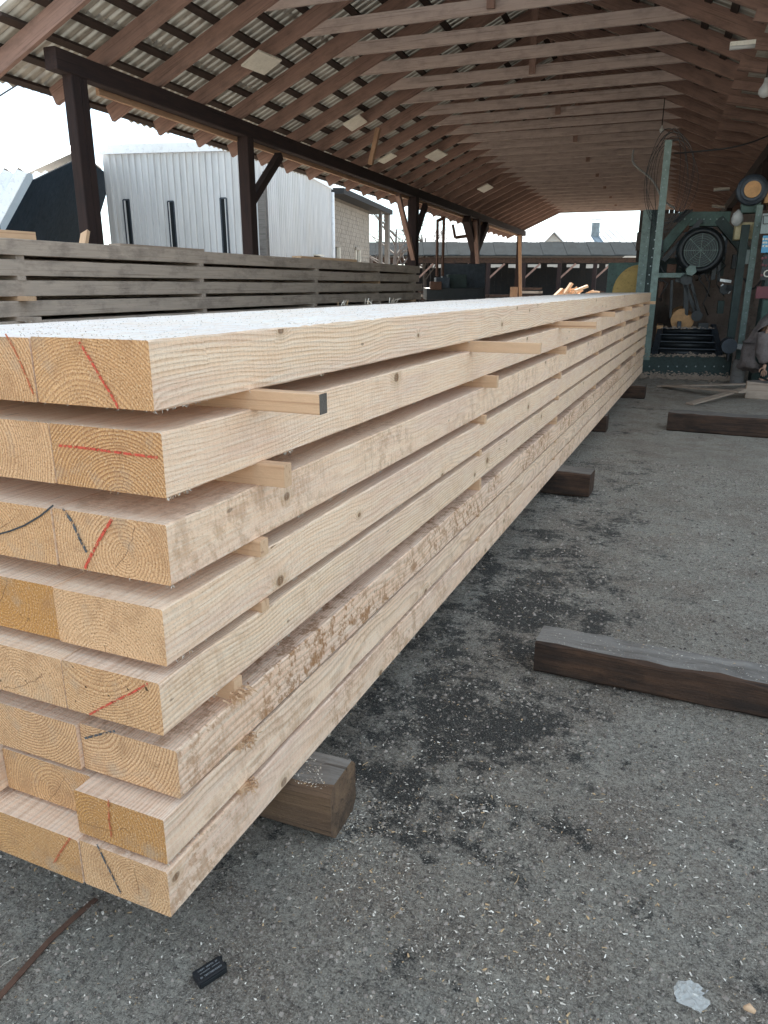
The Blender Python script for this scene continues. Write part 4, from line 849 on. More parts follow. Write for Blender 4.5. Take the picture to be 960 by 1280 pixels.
for s0, s1, nn in ((Ft, K, (K - Ft).cross(-ax)), (K, Rg, (Rg - K).cross(-ax)), (Rg, Bk, (Bk - Rg).cross(-ax))):
    nn = nn.normalized(); nn = nn if nn.dot(-G0 + Vector((0, 0, 1.5)) if s0 is not Rg else Vector((0, 0, 1))) > 0 else -nn
    for k in range(10):
        mb = MB(); a_ = k * .80 - .02
        pr = [(0, .0), (.20, .15), (.40, .0), (.60, .15), (.80, .0)]
        vs = []
        for x_, h_ in pr:
            for th in (0, .02): vs += [s0 + ax * (a_ + x_) + nn * (h_ + th), s1 + ax * (a_ + x_) + nn * (h_ + th)]
        fs = []
        for j in range(len(pr) - 1): q = j * 4; fs += [(q, q + 1, q + 5, q + 4), (q + 2, q + 6, q + 7, q + 3), (q, q + 4, q + 6, q + 2), (q + 1, q + 3, q + 7, q + 5)]
        fs += [(0, 2, 3, 1), (len(pr) * 4 - 4, len(pr) * 4 - 3, len(pr) * 4 - 1, len(pr) * 4 - 2)]
        mb.add(vs, fs); mb.build('roof_sheet', M['white_metal'], barn)
for f_ in (.25, .5, .75):
    p = Ft.lerp(Bf, f_); zt_ = K.z; MB().bar(Vector((p.x, p.y, 0)) - G0 * .1, Vector((p.x, p.y, zt_)) - G0 * .1, .1, .1, up=R_).build('wall_stud', M['navy'], barn)
a = atd(-60, 205, 42); b = atd(38, 196, 42); a2 = atd(-60, 178, 48)
mb = MB(); zz = atd(0, 200, 42).z
mb.prism([(a.x, a.y, 0), (b.x, b.y, 0), (b.x, b.y, zz), ((a.x + b.x) / 2 - 1, (a.y + b.y) / 2 - 1, zz + 1.6), (a.x, a.y, zz + 1.2)], Vector((a.x, a.y, 0)).normalized() * 8); o = mb.build('far_gable_house', M['far_roof'], base=(a.x, a.y, 0)); 
tag(o, 'low grey roof end of a distant house above the barn at the far left', 'house')
q = sv(114, 250, 11.0); o = timber('weathered_pole', (q.x, q.y, 0), (q.x - .0, q.y, 5.9), .13, .13, M['pole'], None, frame=SHED, up=(0, 1, 0)); tag(o, 'grey weathered square pole right behind the first shed post', 'pole')
mb = MB(SHED); pts = [sv(107 + dx, y, 9.72) for dx, y in ((0, 126), (1.5, 135), (-.5, 143), (2, 150), (0, 158), (2.5, 166), (1.5, 176))]
mb.path(pts, .04, 6, radii=[.03, .055, .035, .06, .035, .055, .02]); o = mb.build('knotted_rag', M['black'], base=pts[0]); tag(o, 'dark knotted strap hanging down the first shed post', 'strap')
def cable(lab, pts, r, mat='cable_black', name='cable', cat='cable'):
    mb = MB(); P = [Vector(p) for p in pts]; out = []
    for i in range(len(P) - 1):
        p0_, p1_, p2_, p3_ = P[max(i - 1, 0)], P[i], P[i + 1], P[min(i + 2, len(P) - 1)]
        for k in range(8):
            t = k / 8; out.append(.5 * ((2 * p1_) + (p2_ - p0_) * t + (2 * p0_ - 5 * p1_ + 4 * p2_ - p3_) * t * t + (3 * p1_ - p0_ - 3 * p2_ + p3_) * t ** 3))
    out.append(P[-1]); mb.path(out, r, 6); o = mb.build(name, M[mat], base=P[0], smooth=True); return tag(o, lab, cat)
cable('thin black wire running from the sky at the left to the first rafter tail', [atd(-120, 175, 13), atd(-30, 136, 12), atd(12, 112, 11.4), atd(40, 94, 11)], .012)
cable('twin overhead wires crossing the sky above the metal shed', [atd(172, 141, 30), atd(190, 163, 27)], .012)

# bare tree, long low shed, far house, wood heap
def bare_tree(x, D_, ytop, lab, sd, lean=0):
    g_ = atd(x, 350, D_); h = atd(x, ytop, D_).z; t = thing('bare_tree', lab, 'tree', (g_.x, g_.y, 0)); r_ = random.Random(sd)
    mb = MB(); br = MB(); tw = MB()
    mb.path([(g_.x, g_.y, 0), (g_.x + .1, g_.y, h * .2), (g_.x - .05, g_.y, h * .42), (g_.x + .1, g_.y, h * .7)], .2, 8, radii=[.24, .19, .14, .06]); mb.build('trunk', M['bark'], t, smooth=True)
    def grow(p, d, l, r0, dep):
        q = p + d * l; m = (p + q) / 2 + Vector([r_.uniform(-.08, .08) * l for _ in range(3)])
        (br if dep < 2 else tw).path([p, m, q], r0, 4 if dep < 2 else 3, radii=[r0, r0 * .8, r0 * .55], caps=False)
        if dep < 4:
            for _ in range(3 if dep < 3 else 4):
                nd = (d + Vector((r_.uniform(-1, 1), r_.uniform(-1, 1), r_.uniform(-.3, .8))) * .8).normalized(); f = r_.uniform(.35, 1); grow(p + d * l * f, nd, l * r_.uniform(.5, .75), r0 * .5, dep + 1)
    for k in range(9): a_ = r_.random() * 6.28; z = h * r_.uniform(.22, .68); grow(Vector((g_.x, g_.y, z)), Vector((math.cos(a_), math.sin(a_), r_.uniform(.4, 1.3))).normalized(), h * r_.uniform(.2, .32), .075, 0)
    br.build('limbs', M['bark'], t); q = tw.build('twigs', M['bark'], t); q['kind'] = 'stuff'
bare_tree(494, 56, 246, 'bare leafless tree between the block building and the far posts', 3)
bare_tree(530, 66, 262, 'smaller bare tree right of the leafless tree, over the low shed', 9)
DL = 60; a = atd(455, 320, DL); b = atd(812, 320, DL); za = a.z; a.z = b.z = 0; d = (b - a).normalized(); bk = Vector((-d.y, d.x, 0)); bk = bk if bk.dot(a) > 0 else -bk; L = (b - a).length
ls = thing('long_low_shed', 'long low dark open shed stretching across the far end of the yard', 'shed', (a.x, a.y, 0))
zr_ = atd(600, 304, 61.6).z
k_ = 24
for i in range(k_):
    p = a + d * (L * i / k_); q = a + d * (L * (i + 1) / k_ - .01); mb = MB(); mb.prism([p + Vector((0, 0, za)) - bk * .4, q + Vector((0, 0, za)) - bk * .4, q + bk * 1.6 + Vector((0, 0, zr_)), p + bk * 1.6 + Vector((0, 0, zr_))], (0, 0, .06 + .03 * (i % 2))); mb.build('roof_panel', M['low_roof'], ls)
mb = MB(); mb.prism([a + bk * 1.6 + Vector((0, 0, zr_)), a + d * L + bk * 1.6 + Vector((0, 0, zr_)), a + d * L + bk * 8 + Vector((0, 0, za)), a + bk * 8 + Vector((0, 0, za))], (0, 0, .06)); mb.build('rear_roof_slope', M['plank_dark'], ls)
MB().bar(a + Vector((0, 0, za - .34)), a + d * L + Vector((0, 0, za - .34)), .2, .42).build('front_beam', M['sleeper'], ls)
for i in range(8):
    p = a + d * (L * (i + .5) / 8); timber('post', (p.x, p.y, 0), (p.x, p.y, za - .56), .3, .3, M['shed_dark'], ls, up=(0, 1, 0))
    timber('brace', p + Vector((0, 0, za - 1.7)) + d * .1, p + Vector((0, 0, za - .6)) + d * 1.3, .14, .14, M['shed_wood'], ls)
zs = atd(600, 333.5, 66).z
p = a + bk * 6.2
nb = 40
for i in range(nb):
    q0 = p + d * (L * i / nb); q1 = p + d * (L * (i + 1) / nb - .008); hh = zs - rnd.uniform(.0, .12) if i % 3 else zs + .35; mb = MB(); mb.prism([q0, q1, q1 + Vector((0, 0, hh)), q0 + Vector((0, 0, hh))], bk * .05); mb.build('back_board', M['plank_dark'], ls)
MB().bar(p + Vector((0, 0, zs + .42)), p + d * L + Vector((0, 0, zs + .42)), .1, .4).build('back_rail', M['plank_dark'], ls)

for k, (x0, w_, n_) in enumerate(((488, 42, 5), (612, 26, 4), (655, 22, 6), (738, 18, 5))):
    g0_ = atd(x0, 350, 57.5); g0_.z = 0; t = thing('lumber_pile', ['wide low', 'small', 'tall', 'narrow'][k] + ' dark lumber pile under the long low shed, ' + ['left of the third post', 'by the tarpaulin pile', 'beyond the far propped post', 'right of the bright off-cuts'][k], 'lumber pile', g0_); wm = w_ / FPX * 57.5
    for j in range(n_):
        for i in range(3): p = g0_ + bk * (i * .35) + Vector((0, 0, .15 + j * .26)); timber('board_layer', p + d * rnd.uniform(-.2, .1), p + d * (wm + rnd.uniform(-.2, .3)), .3, .18, M['slat' if (j + k) % 3 == 0 else 'sleeper'], t)
DH = 92; a = atd(530, 300, DH); b = atd(800, 300, DH); ze = atd(600, 305, DH).z; zrg = atd(600, 289, DH + 6).z; a.z = b.z = 0; d = (b - a).normalized(); bk = Vector((-d.y, d.x, 0)); bk = bk if bk.dot(a) > 0 else -bk; L = (b - a).length
fh = thing('far_house', 'distant house with grey metal roof, dormer and blue chimney seen through the far opening', 'house', (a.x, a.y, 0))
MB().prism([a + bk * .5, a + d * L + bk * .5, a + d * L + bk * 12, a + bk * 12], (0, 0, ze - .1)).build('wall', M['plaster'], fh)
nst = 36
for i in range(nst):
    p = a + d * (L * i / nst) + Vector((0, 0, ze)); q = a + d * (L * (i + 1) / nst - .02) + Vector((0, 0, ze)); up_ = bk * 6 + Vector((0, 0, zrg - ze)); mb = MB(); mb.prism([p, q, q + up_, p + up_], (0, 0, .10)); mb.bar(p + Vector((0, 0, .14)), p + up_ + Vector((0, 0, .14)), .08, .1); mb.build('roof_panel', M['far_roof'], fh)
mb = MB(); p = a + bk * 6 + Vector((0, 0, zrg)); mb.prism([p, p + d * L, p + d * L + bk * 6 + Vector((0, 0, ze - zrg)), p + bk * 6 + Vector((0, 0, ze - zrg))], (0, 0, .1)); mb.build('rear_roof_slope', M['far_roof'], fh)
c_ = atd(692, 302, DH - .3); ap = atd(692, 290.5, DH - .3); wd = 1.15 * 1.9; dg = [c_ - d * 1.2 * .9, c_ + d * 1.2 * .9, ap]
MB().prism([c_ - d * 1.0, c_ + d * 1.0, ap - Vector((0, 0, .15))], bk * 4).build('dormer_gable', M['plaster'], fh)
for s_ in (-1, 1):
    e = c_ + d * s_ * 1.35 - Vector((0, 0, .25)); MB().prism([e - bk * .4, ap + Vector((0, 0, .0)) - bk * .4, ap + bk * 4.5, e + bk * 3], (0, 0, .12)).build('dormer_roof', M['white_metal'], fh)
c_ = atd(743.5, 300, DH + 3); tp = atd(743.5, 279, DH + 3); s_ = .45
mb = MB(); mb.box((c_.x - s_, c_.y - s_, c_.z - 1), (c_.x + s_, c_.y + s_, tp.z)); ch = mb.build('chimney', M['tarp'], fh)
MB().box((c_.x - .7, c_.y - .7, tp.z + .35), (c_.x + .7, c_.y + .7, tp.z + .45)).build('chimney_cap', M['white_metal'], ch)

# heap of bright off-cuts beyond the shed, dark cart, tarpaulin pile
hc = atd(714, 366, 50); hc.z = 0; r_ = random.Random(21)
hp = thing('offcut_heap', 'heap of bright sunlit wood off-cuts beyond the far end of the shed', 'wood heap', hc)
for k in range(44):
    h_ = 1.35 * (1 - abs(r_.uniform(-1, 1))) ; x_ = r_.uniform(-1.1, 1.6) * (1.5 - h_ * .6); p = hc + R_ * x_ + Vector((r_.uniform(-.5, .5), r_.uniform(-.5, .5), .15 + h_ * 1.0)); dr = (R_ * r_.uniform(.3, 1) + Vector((0, 0, r_.uniform(-.1, .6))) + bk * r_.uniform(-.5, .5)).normalized() * r_.uniform(.18, .5)
    timber('offcut', p - dr, p + dr, r_.uniform(.14, .34), r_.uniform(.08, .2), M['stick'], hp)
ct = thing('machinery_cart', 'dark rusty steel cart with hopper standing under the fourth shed post', 'cart', (atd(572, 372, 27).x, atd(572, 372, 27).y, 0))
DC = 27
def wbox(x0, y0, x1, y1, D0, dep, mat, name, par, up=False):
    a = atd(x0, y1, D0); b = atd(x1, y1, D0); c_ = atd(x0, y0, D0); z0_ = 0 if up else a.z; g_ = Vector((F_.x, F_.y, 0)).normalized() * dep; mb = MB()
    mb.prism([Vector((a.x, a.y, z0_)), Vector((b.x, b.y, z0_)), Vector((b.x, b.y, c_.z)), Vector((a.x, a.y, c_.z))], g_); return mb.build(name, M[mat], par, bevel=.02)
wbox(533, 360, 604, 375, DC, 2.2, 'black', 'chassis', ct); wbox(545, 347, 562, 361, DC, 1.2, 'iron', 'engine_box', ct); wbox(560, 343, 583, 360, DC + .2, 1.0, 'dkgreen', 'hopper', ct)
wbox(553, 330, 606, 360, DC + 1.5, 1.0, 'iron', 'side_panel', ct); wbox(538, 352, 552, 362, DC - .3, .6, 'rust', 'gearbox', ct)
for x in (545, 590):
    p = atd(x, 376, DC); g_ = Vector((F_.x, F_.y, 0)).normalized(); mb = MB(); mb.ring((p.x, p.y, .38), g_, .28, .10, 20, 8); wl = mb.build('wheel', M['black'], ct, smooth=True); MB().cyl(Vector((p.x, p.y, .38)) - g_ * .08, Vector((p.x, p.y, .38)) + g_ * .08, .2, 14).build('hub', M['rust'], wl)
for x0, y0, x1, y1 in ((547, 275, 546, 345), (555, 272, 553, 345), (547, 276, 556, 272), (566, 281, 569, 297), (569, 297, 584, 295)):
    MB().path([atd(x0, y0, DC + 1), atd(x1, y1, DC + 1)], .06, 6).build('pipe', M['rust'], ct)
tp_ = atd(625, 372, 31); vs = []; nx = 16; ny = 8
tpt = thing('tarpaulin_pile', 'low pile under a grey tarpaulin left of the far propped post', 'pile', (tp_.x, tp_.y, 0)); gdir = Vector((F_.x, F_.y, 0)).normalized()
for j in range(ny + 1):
    for i in range(nx + 1):
        u = i / nx * 2 - 1; v = j / ny * 2 - 1; e = min(1, 2.6 * (1 - abs(u))) * min(1, 2.2 * (1 - abs(v))); z = max(0, e) ** .6 * (.95 + .12 * noise.noise((u * 3, v * 3, 4)) + .05 * noise.noise((u * 9, v * 9, 1))); q = tp_ + R_ * u * .72 + gdir * (v + 1) * 1.0; vs.append((q.x, q.y, z))
mb = MB(); mb.add(vs, [(j * (nx + 1) + i, j * (nx + 1) + i + 1, (j + 1) * (nx + 1) + i + 1, (j + 1) * (nx + 1) + i) for j in range(ny) for i in range(nx)]); mb.build('tarpaulin', M['tarp'], tpt, smooth=True)
mb = MB()
for k in range(5): mb.bar(tp_ * 1 + Vector((0, 0, 0)) + gdir * .25 + R_ * -.6 - Vector((0, 0, tp_.z)) + Vector((0, 0, .08 + .15 * k)), tp_ - Vector((0, 0, tp_.z)) + gdir * .25 + R_ * .6 + Vector((0, 0, .08 + .15 * k)), .4, .12)
mb.build('boards', M['rust'], tpt)

# ------------------------------------------------------------------ the band saw end of the shed
def wallbox(x0, y0, x1, y1, v, dep, par, name, mat, bev=0, ground=False, fr=SHED):
    a = sv(x0, y1, v); c_ = sv(x1, y0, v); z0_ = 0 if ground else a.z; mb = MB(SHED); mb.box((a.x, v, z0_), (c_.x, v + dep, c_.z)); return mb.build(name, mat if isinstance(mat, list) else M[mat], par, bevel=bev)
# block partition
VW = 18.4; u0 = sv(777, 400, VW).x; u1 = 3.6; zt = sv(790, 268, VW).z
bw = shed_thing('block_partition', 'brown block partition wall standing behind the band saw', 'wall', (u0, VW, 0))
rows_ = int(zt / .40)
for j in range(rows_ + 1):
    z0_ = j * .40; x = u0 + (.30 if j % 2 else 0) + (.16 if j > rows_ - 3 else 0) + (-.0)
    while x < u1:
        x1 = x + .60 - .02; mb = MB(SHED); o_ = rnd.uniform(0, .015); mb.box((x, VW - o_, z0_), (min(x1, u1), VW + .2, min(z0_ + .385, zt))); mb.build('block', M['brownblock'], bw); x += .60
MB(SHED).box((u0 + .33, VW + .02, 0), (u1, VW + .17, zt - .02)).build('mortar_core', M['mortar'], bw)
# timber end wall beyond and unseen boards added to keep side light off the saw
ew = shed_thing('boarded_end_wall', 'dark boarded end wall closing the right part of the shed far behind the saw', 'wall', (1.2, V1 + .5, 0))
u = sv(797, 300, V1 + .5).x
while u < 7.4:
    zt_ = (zr(u) + .1) if u < 1.2 else lz(u) + .05
    MB(SHED).box((u, V1 + .5, 0), (u + .235, V1 + .53, zt_ - rnd.uniform(0, .05))).build('board', M['plank_dark'], ew); u += .25
sw_ = shed_thing('added_light_blocker', 'dark boarding along the outer side of the lean-to at the right', 'wall', (7.35, 14, 0)); mb = MB(SHED); v = 13.0
while v < V1: mb.box((7.33, v, 0), (7.36, v + .24, lz(7.35) - .05)); v += .25
q = mb.build('boarding', M['plank_dark'], sw_); q['kind'] = 'stuff'

bs = shed_thing('band_sawmill', 'tall green band sawmill with motor, frame and roller bed at the end of the stack', 'sawmill', (.3, 15.2, 0))
VB = 15.0
wallbox(800, 446, 914, 469, VB, 1.6, bs, 'bed_frame', 'dkgreen', .01, True)
for k, (y0, y1, x0, x1) in enumerate(((411, 417, 823, 893), (419, 426, 820, 896), (428, 435, 815, 897), (437, 446, 811, 902))):
    v = VB + .9 - k * .22; a = sv(x0, y1, v); c_ = sv(x1, y0, v); mb = MB(SHED); mb.cyl((a.x, v, (a.z + c_.z) / 2), (c_.x, v, (a.z + c_.z) / 2), (c_.z - a.z) / 2, 14); mb.build('roller', M['black'], bs, smooth=True)
    mb = MB(SHED); mb.box((a.x + .04, v - .12, c_.z - .005), (c_.x - .04, v - .05, c_.z + .012)); mb.build('bed_slat', M['iron'], bs)
for x in (818, 899): a = sv(x, 444, VB); b = sv(x + (8 if x < 850 else -8), 410, VB + 1); MB(SHED).bar(a, b, .10, .16).build('bed_rail', M['iron'], bs, bevel=.008)
for x in (836.5,): a = sv(x, 174, VB); b = sv(805.5, 374, VB); 
t_ = sv(836, 175, VB); g_ = (t_.x, VB, 0); mb = MB(SHED); uu = t_.x
mb.box((uu - .06, VB - .02, .3), (uu + .06, VB, t_.z)); mb.box((uu - .06, VB, .3), (uu - .048, VB + .1, t_.z)); mb.box((uu + .048, VB, .3), (uu + .06, VB + .1, t_.z)); mb.build('channel_post', M['palegreen'], bs)
t2 = sv(812, 262, 16.1); MB(SHED).box((t2.x - .11, 16.1, 0), (t2.x + .05, 16.3, t2.z)).build('channel_post', M['palegreen'], bs)
MB(SHED).box((t2.x + .05, 16.15, 0), (t2.x + .26, 16.35, t2.z)).build('main_column', M['dkgreen'], bs)
t3 = sv(951, 257, VB + .2); MB(SHED).box((t3.x - .07, VB + .1, 0), (t3.x + .03, VB + .2, t3.z)).build('channel_post', M['palegreen'], bs)
MB(SHED).box((t3.x - .25, VB + .25, 0), (t3.x - .12, VB + .45, t3.z - .3)).build('main_column', M['dkgreen'], bs)
# portal frame: top beam and two slanting members
VP = 16.4
a = sv(848, 274, VP); b = sv(912, 274, VP); MB(SHED).bar(a, b, .2, .26).build('top_beam', M['green'], bs, bevel=.01)
a = sv(861, 271, VP); b = sv(816, 326, VP); MB(SHED).bar(a, b, .18, .24, up=(0, 1, 0)).build('slanting_member', M['green'], bs, bevel=.01)
a = sv(898, 274, VP); b = sv(938, 322, VP); MB(SHED).bar(a, b, .18, .22, up=(0, 1, 0)).build('slanting_member', M['dkgreen'], bs, bevel=.01)
a = sv(877, 275, VP - .2); b = sv(829, 326, VP - .2); MB(SHED).bar(a, b, .08, .08).build('tension_rod', M['black'], bs)
wallbox(819, 341, 862, 347, VP - .5, .2, bs, 'cross_bar', 'palegreen', .006)
wallbox(818, 322, 905, 343, VP + .3, .4, bs, 'carriage', 'dkgreen', .01)
wallbox(897, 282, 912, 345, VP + .4, .2, bs, 'carriage_plate', 'dkgreen', .01)
# motor
mc = sv(876, 313, VP - .6); mt = MB(SHED); mt.path([(mc.x, mc.y, mc.z), (mc.x, mc.y + .05, mc.z), (mc.x, mc.y + .12, mc.z), (mc.x, mc.y + .7, mc.z)], .4, 28, radii=[.33, .40, .43, .43]); mo = mt.build('motor', M['black'], bs, smooth=False)
mb = MB(SHED)
for r__ in (.05, .09, .13, .17, .21, .25, .29): mb.ring((mc.x, mc.y - .03, mc.z), (0, 1, 0), r__, .005, 28, 4)
for k in range(4): t = math.pi * k / 4; dx, dz = math.cos(t) * .3, math.sin(t) * .3; mb.bar((mc.x - dx, mc.y - .035, mc.z - dz), (mc.x + dx, mc.y - .035, mc.z + dz), .010, .010, up=(0, 1, 0))
mb.build('fan_grille', M['palegreen'], mo)
mb = MB(SHED); mb.ring((mc.x, mc.y - .01, mc.z), (0, 1, 0), .35, .045, 32, 8); mb.build('shroud', M['black'], mo, smooth=True)
mb = MB(SHED)
for k in range(12): t = 2 * math.pi * k / 12 + .2; mb.bar((mc.x + .43 * math.cos(t), mc.y + .15, mc.z + .43 * math.sin(t)), (mc.x + .43 * math.cos(t), mc.y + .65, mc.z + .43 * math.sin(t)), .05, .02)
mb.build('cooling_fins', M['iron'], mo)
a = sv(864, 338, VP - .7); MB(SHED).cyl((a.x, a.y, a.z), (a.x, a.y + .3, a.z), .10, 6).build('hex_bracket', M['palegreen'], bs)
for p_, q_, w_ in (((893, 292), (905, 302), .12), ((889, 296), (900, 307), .07), ((884, 299), (896, 309), .06)): MB(SHED).bar(sv(*p_, VP - .3), sv(*q_, VP - .3), w_, .05, up=(0, 1, 0)).build('belt_guard', M['panel_grey'], bs)
# linkages under the carriage
for p_, q_, w_ in (((840, 350), (838, 398), .05), ((858, 345), (857, 397), .09), ((853, 348), (871, 394), .07), ((862, 346), (876, 398), .05), ((845, 348), (858, 352), .12), ((868, 392), (876, 398), .16), ((895, 320), (891, 350), .08), ((900, 316), (898, 352), .06)):
    MB(SHED).bar(sv(*p_, VP - .35), sv(*q_, VP - .35), w_, .06, up=(0, 1, 0)).build('linkage_bar', M['black'], bs, bevel=.006)
for x, y, r__ in ((871, 395, .10), (906, 362, .09), (912, 360, .06), (858, 349, .11)): a = sv(x, y, VP - .5); MB(SHED).cyl((a.x, a.y, a.z), (a.x, a.y + .15, a.z), r__, 16).build('pulley', M['black'], bs)
mb = MB(SHED)
for p_, q_ in (((902, 356), (912, 366)), ((904, 366), (914, 358)), ((900, 350), (914, 352))): mb.bar(sv(*p_, VP - .45), sv(*q_, VP - .45), .05, .05)
mb.build('valve_block', M['steel'], bs)
a = sv(911, 432, VB - .2); MB(SHED).cyl((a.x, VB - .35, a.z), (a.x, VB + .1, a.z), .13, 16).build('hydraulic_valve', M['iron'], bs)
wallbox(908, 430, 914, 452, VB - .3, .3, bs, 'valve_body', 'black', .01); MB(SHED).bar(sv(914, 432, VB - .1), sv(930, 434, VB - .1), .05, .09).build('feed_pipe', M['steel'], bs)
# small machine clutter: bolts, boxes, hoses, caked sawdust
r_ = random.Random(77); mb = MB(SHED)
for (x0, y0, x1, y1, v_, n_) in ((836, 185, 809, 360, VB - .01, 16), (814, 268, 800, 360, 16.09, 8), (949, 262, 928, 425, VB + .09, 12), (852, 274, 908, 274, VP - .12, 7), (806, 458, 910, 458, VB - .01, 9)):
    for k in range(n_): t = (k + .5) / n_; a = sv(x0 + (x1 - x0) * t, y0 + (y1 - y0) * t, v_); mb.cyl((a.x, a.y - .02, a.z), (a.x, a.y, a.z), .014, 6)
q = mb.build('bolts', M['panel_grey'], bs); q['kind'] = 'stuff'
for x0, y0, x1, y1, v_, mt_ in ((821, 300, 829, 318, VP - .2, 'iron'), (833, 330, 846, 341, VP - .3, 'rust'), (902, 300, 910, 318, VP - .1, 'iron'), (914, 318, 924, 336, VP - .2, 'black'), (917, 345, 926, 360, VP - .3, 'iron'), (822, 352, 830, 372, VP - .2, 'rust'), (896, 376, 906, 392, VP - .2, 'dkgreen'), (846, 402, 852, 410, VB + .8, 'iron'), (872, 404, 886, 411, VB + .8, 'black'), (930, 312, 938, 330, VP - .3, 'panel_grey'), (853, 280, 862, 290, VP - .1, 'rust'), (912, 396, 922, 420, VP - .4, 'dkgreen')):
    wallbox(x0, y0, x1, y1, v_, .18, bs, 'machine_box', mt_, .012)
mb = MB(SHED)
for k in range(9):
    x = r_.uniform(822, 912); y = r_.uniform(285, 345); pts = [sv(x, y, VP - .4)]
    for j in range(5): x += r_.uniform(-9, 9); y += r_.uniform(2, 15); pts.append(sv(x, y, VP - .4 + r_.uniform(-.1, .1)))
    mb.path(pts, .013, 5)
mb.build('hoses', M['cable_black'], bs, smooth=True)
mb = MB(SHED)
for (xa, xb, y_, v_, n_, h_) in ((806, 912, 446, VB + .05, 420, .05), (824, 892, 411, VB + .85, 160, .03), (800, 915, 471, VB - .25, 900, .09)):
    for k in range(n_):
        t = r_.random(); a = sv(xa + (xb - xa) * t, y_, v_); zz_ = max(.01, a.z) if y_ < 460 else 0; p = Vector((a.x, v_ + r_.gauss(0, .06 if y_ < 460 else .16), zz_ + abs(r_.gauss(0, h_ * .5)))); e = r_.uniform(.01, .03)
        mb.add([p + Vector((-e, -e * .4, 0)), p + Vector((e, -e * .5, 0)), p + Vector((0, e, 0)), p + Vector((0, 0, e * .8))], [(0, 1, 3), (1, 2, 3), (2, 0, 3), (0, 2, 1)])
q = mb.build('caked_sawdust', M['slat'], bs); q['kind'] = 'stuff'
# guard with yellow dome on the left
gd = wallbox(757, 328, 802, 372, 16.6, 1.0, bs, 'blade_guard', 'green', .02, True)
gc = sv(797, 367, 16.5); rr = (gc.x - sv(765, 367, 16.5).x); mb = MB(SHED)
mb.prism([(gc.x, 16.5, gc.z - .6)] + [(gc.x - rr * math.cos(t), 16.5, gc.z + rr * 1.12 * math.sin(t)) for t in [math.pi / 2 * k / 10 for k in range(11)]][::-1] + [(gc.x - rr, 16.5, gc.z - .6)], (0, .12, 0)); mb.build('yellow_cover', M['yellow'], gd)
# coils of spare saw blade hung behind the post
mb = MB(SHED); r_ = random.Random(5)
for k in range(7):
    c_ = sv(835 + r_.uniform(-6, 6), 226 + r_.uniform(-5, 5), 15.9 + k * .04); pts = []
    rx = .36 + r_.uniform(-.1, .08); rz = .80 + r_.uniform(-.1, .08)
    for i in range(33): t = 2 * math.pi * i / 32; pts.append(c_ + Vector((math.cos(t) * rx * (1 + .08 * math.sin(3 * t + k)), .05 * math.sin(t), math.sin(t) * rz)))
    for i in range(32): mb.bar(pts[i], pts[i + 1], .008, .035, up=(0, 1, 0))
o = mb.build('saw_blade_coil', M['black'], base=sv(835, 226, 15.9)); tag(o, 'coil of spare band saw blades hanging behind the tall pale green post', 'saw blades')
mb = MB(SHED); 
for k in range(3): mb.path([sv(858 + k * 4, 262, 15.8), sv(850 + k * 3, 270, 15.8), sv(842 + k * 3, 278, 15.8)], .02, 5)
mb.build('hook_rods', M['black'], bs)
# upper pulley, tank, bag on the right
a = sv(940.5, 237, 15.2); mb = MB(SHED); mb.ring((a.x, 15.25, a.z), (0, 1, 0), .20, .06, 28, 8); mb.cyl((a.x, 15.2, a.z), (a.x, 15.3, a.z), .2, 28); wh = mb.build('flywheel', M['iron'], bs, smooth=False)
MB(SHED).cyl((a.x, 15.14, a.z), (a.x, 15.2, a.z), .135, 24).build('hub_cap', M['orange_wood'], wh)
wallbox(926, 249, 952, 266, 15.3, .3, bs, 'wheel_bracket', 'green', .01); wallbox(955, 229, 975, 254, 15.3, .3, bs, 'wheel_bracket', 'orange_wood', .02)
tk = wallbox(917, 277, 944, 300, 15.4, .35, bs, 'coolant_tank', 'tank', .05); wallbox(929.5, 280, 932, 296, 15.385, .02, tk, 'sight_strip', 'yellow', .003)
MB(SHED).bar(sv(931, 300, 15.5), sv(927, 309, 15.5), .06, .06).build('tank_tap', M['black'], tk)
c_ = sv(922, 271, 15.35); mb = MB(SHED); vs = []; r_ = random.Random(6)
for j in range(9):
    for i in range(12): t = 2 * math.pi * i / 12; ph = math.pi * j / 8; k = 1 + .18 * noise.noise((math.cos(t) * 2, math.sin(t) * 2, j * .5)); vs.append(c_ + Vector((math.cos(t) * math.sin(ph) * .10 * k, math.sin(t) * math.sin(ph) * .08, math.cos(ph) * .13 - (.03 * abs(math.cos(t))))))
mb.add(vs, [(j * 12 + i, j * 12 + (i + 1) % 12, (j + 1) * 12 + (i + 1) % 12, (j + 1) * 12 + i) for j in range(8) for i in range(12)]); o = mb.build('plastic_bag', M['bag'], base=c_, smooth=True); tag(o, 'small white plastic bag hanging above the yellowed tank', 'bag')
# log disc and orange off-cut on the bed
c_ = sv(853, 400, VB + 1.0); mb = MB(SHED); pts = []
for k in range(28):
    t = 2 * math.pi * k / 28 + math.radians(60)
    if math.radians(38) < (t % (2 * math.pi)) < math.radians(82): pts.append((c_.x + .11 * math.cos(t), c_.y, c_.z + .11 * math.sin(t))); continue
    pts.append((c_.x + .215 * math.cos(t), c_.y, c_.z + .215 * math.sin(t)))
mb.prism(pts, (0, 2.2, 0)); o = mb.build('sawn_log', M['orange_wood'], base=c_); tag(o, 'orange-faced log with a quarter cut away lying on the saw bed', 'log')
o = MB(SHED).box(*[(sv(820, 417, VB + .8).x, VB + .8, sv(820, 417, VB + .8).z), (sv(829, 407, VB + .8).x, VB + 1.6, sv(829, 407, VB + .8).z)]).build('squared_offcut', M['orange_wood'], base=sv(824, 417, VB + .8)); tag(o, 'small orange squared off-cut left of the log on the saw bed', 'off-cut')
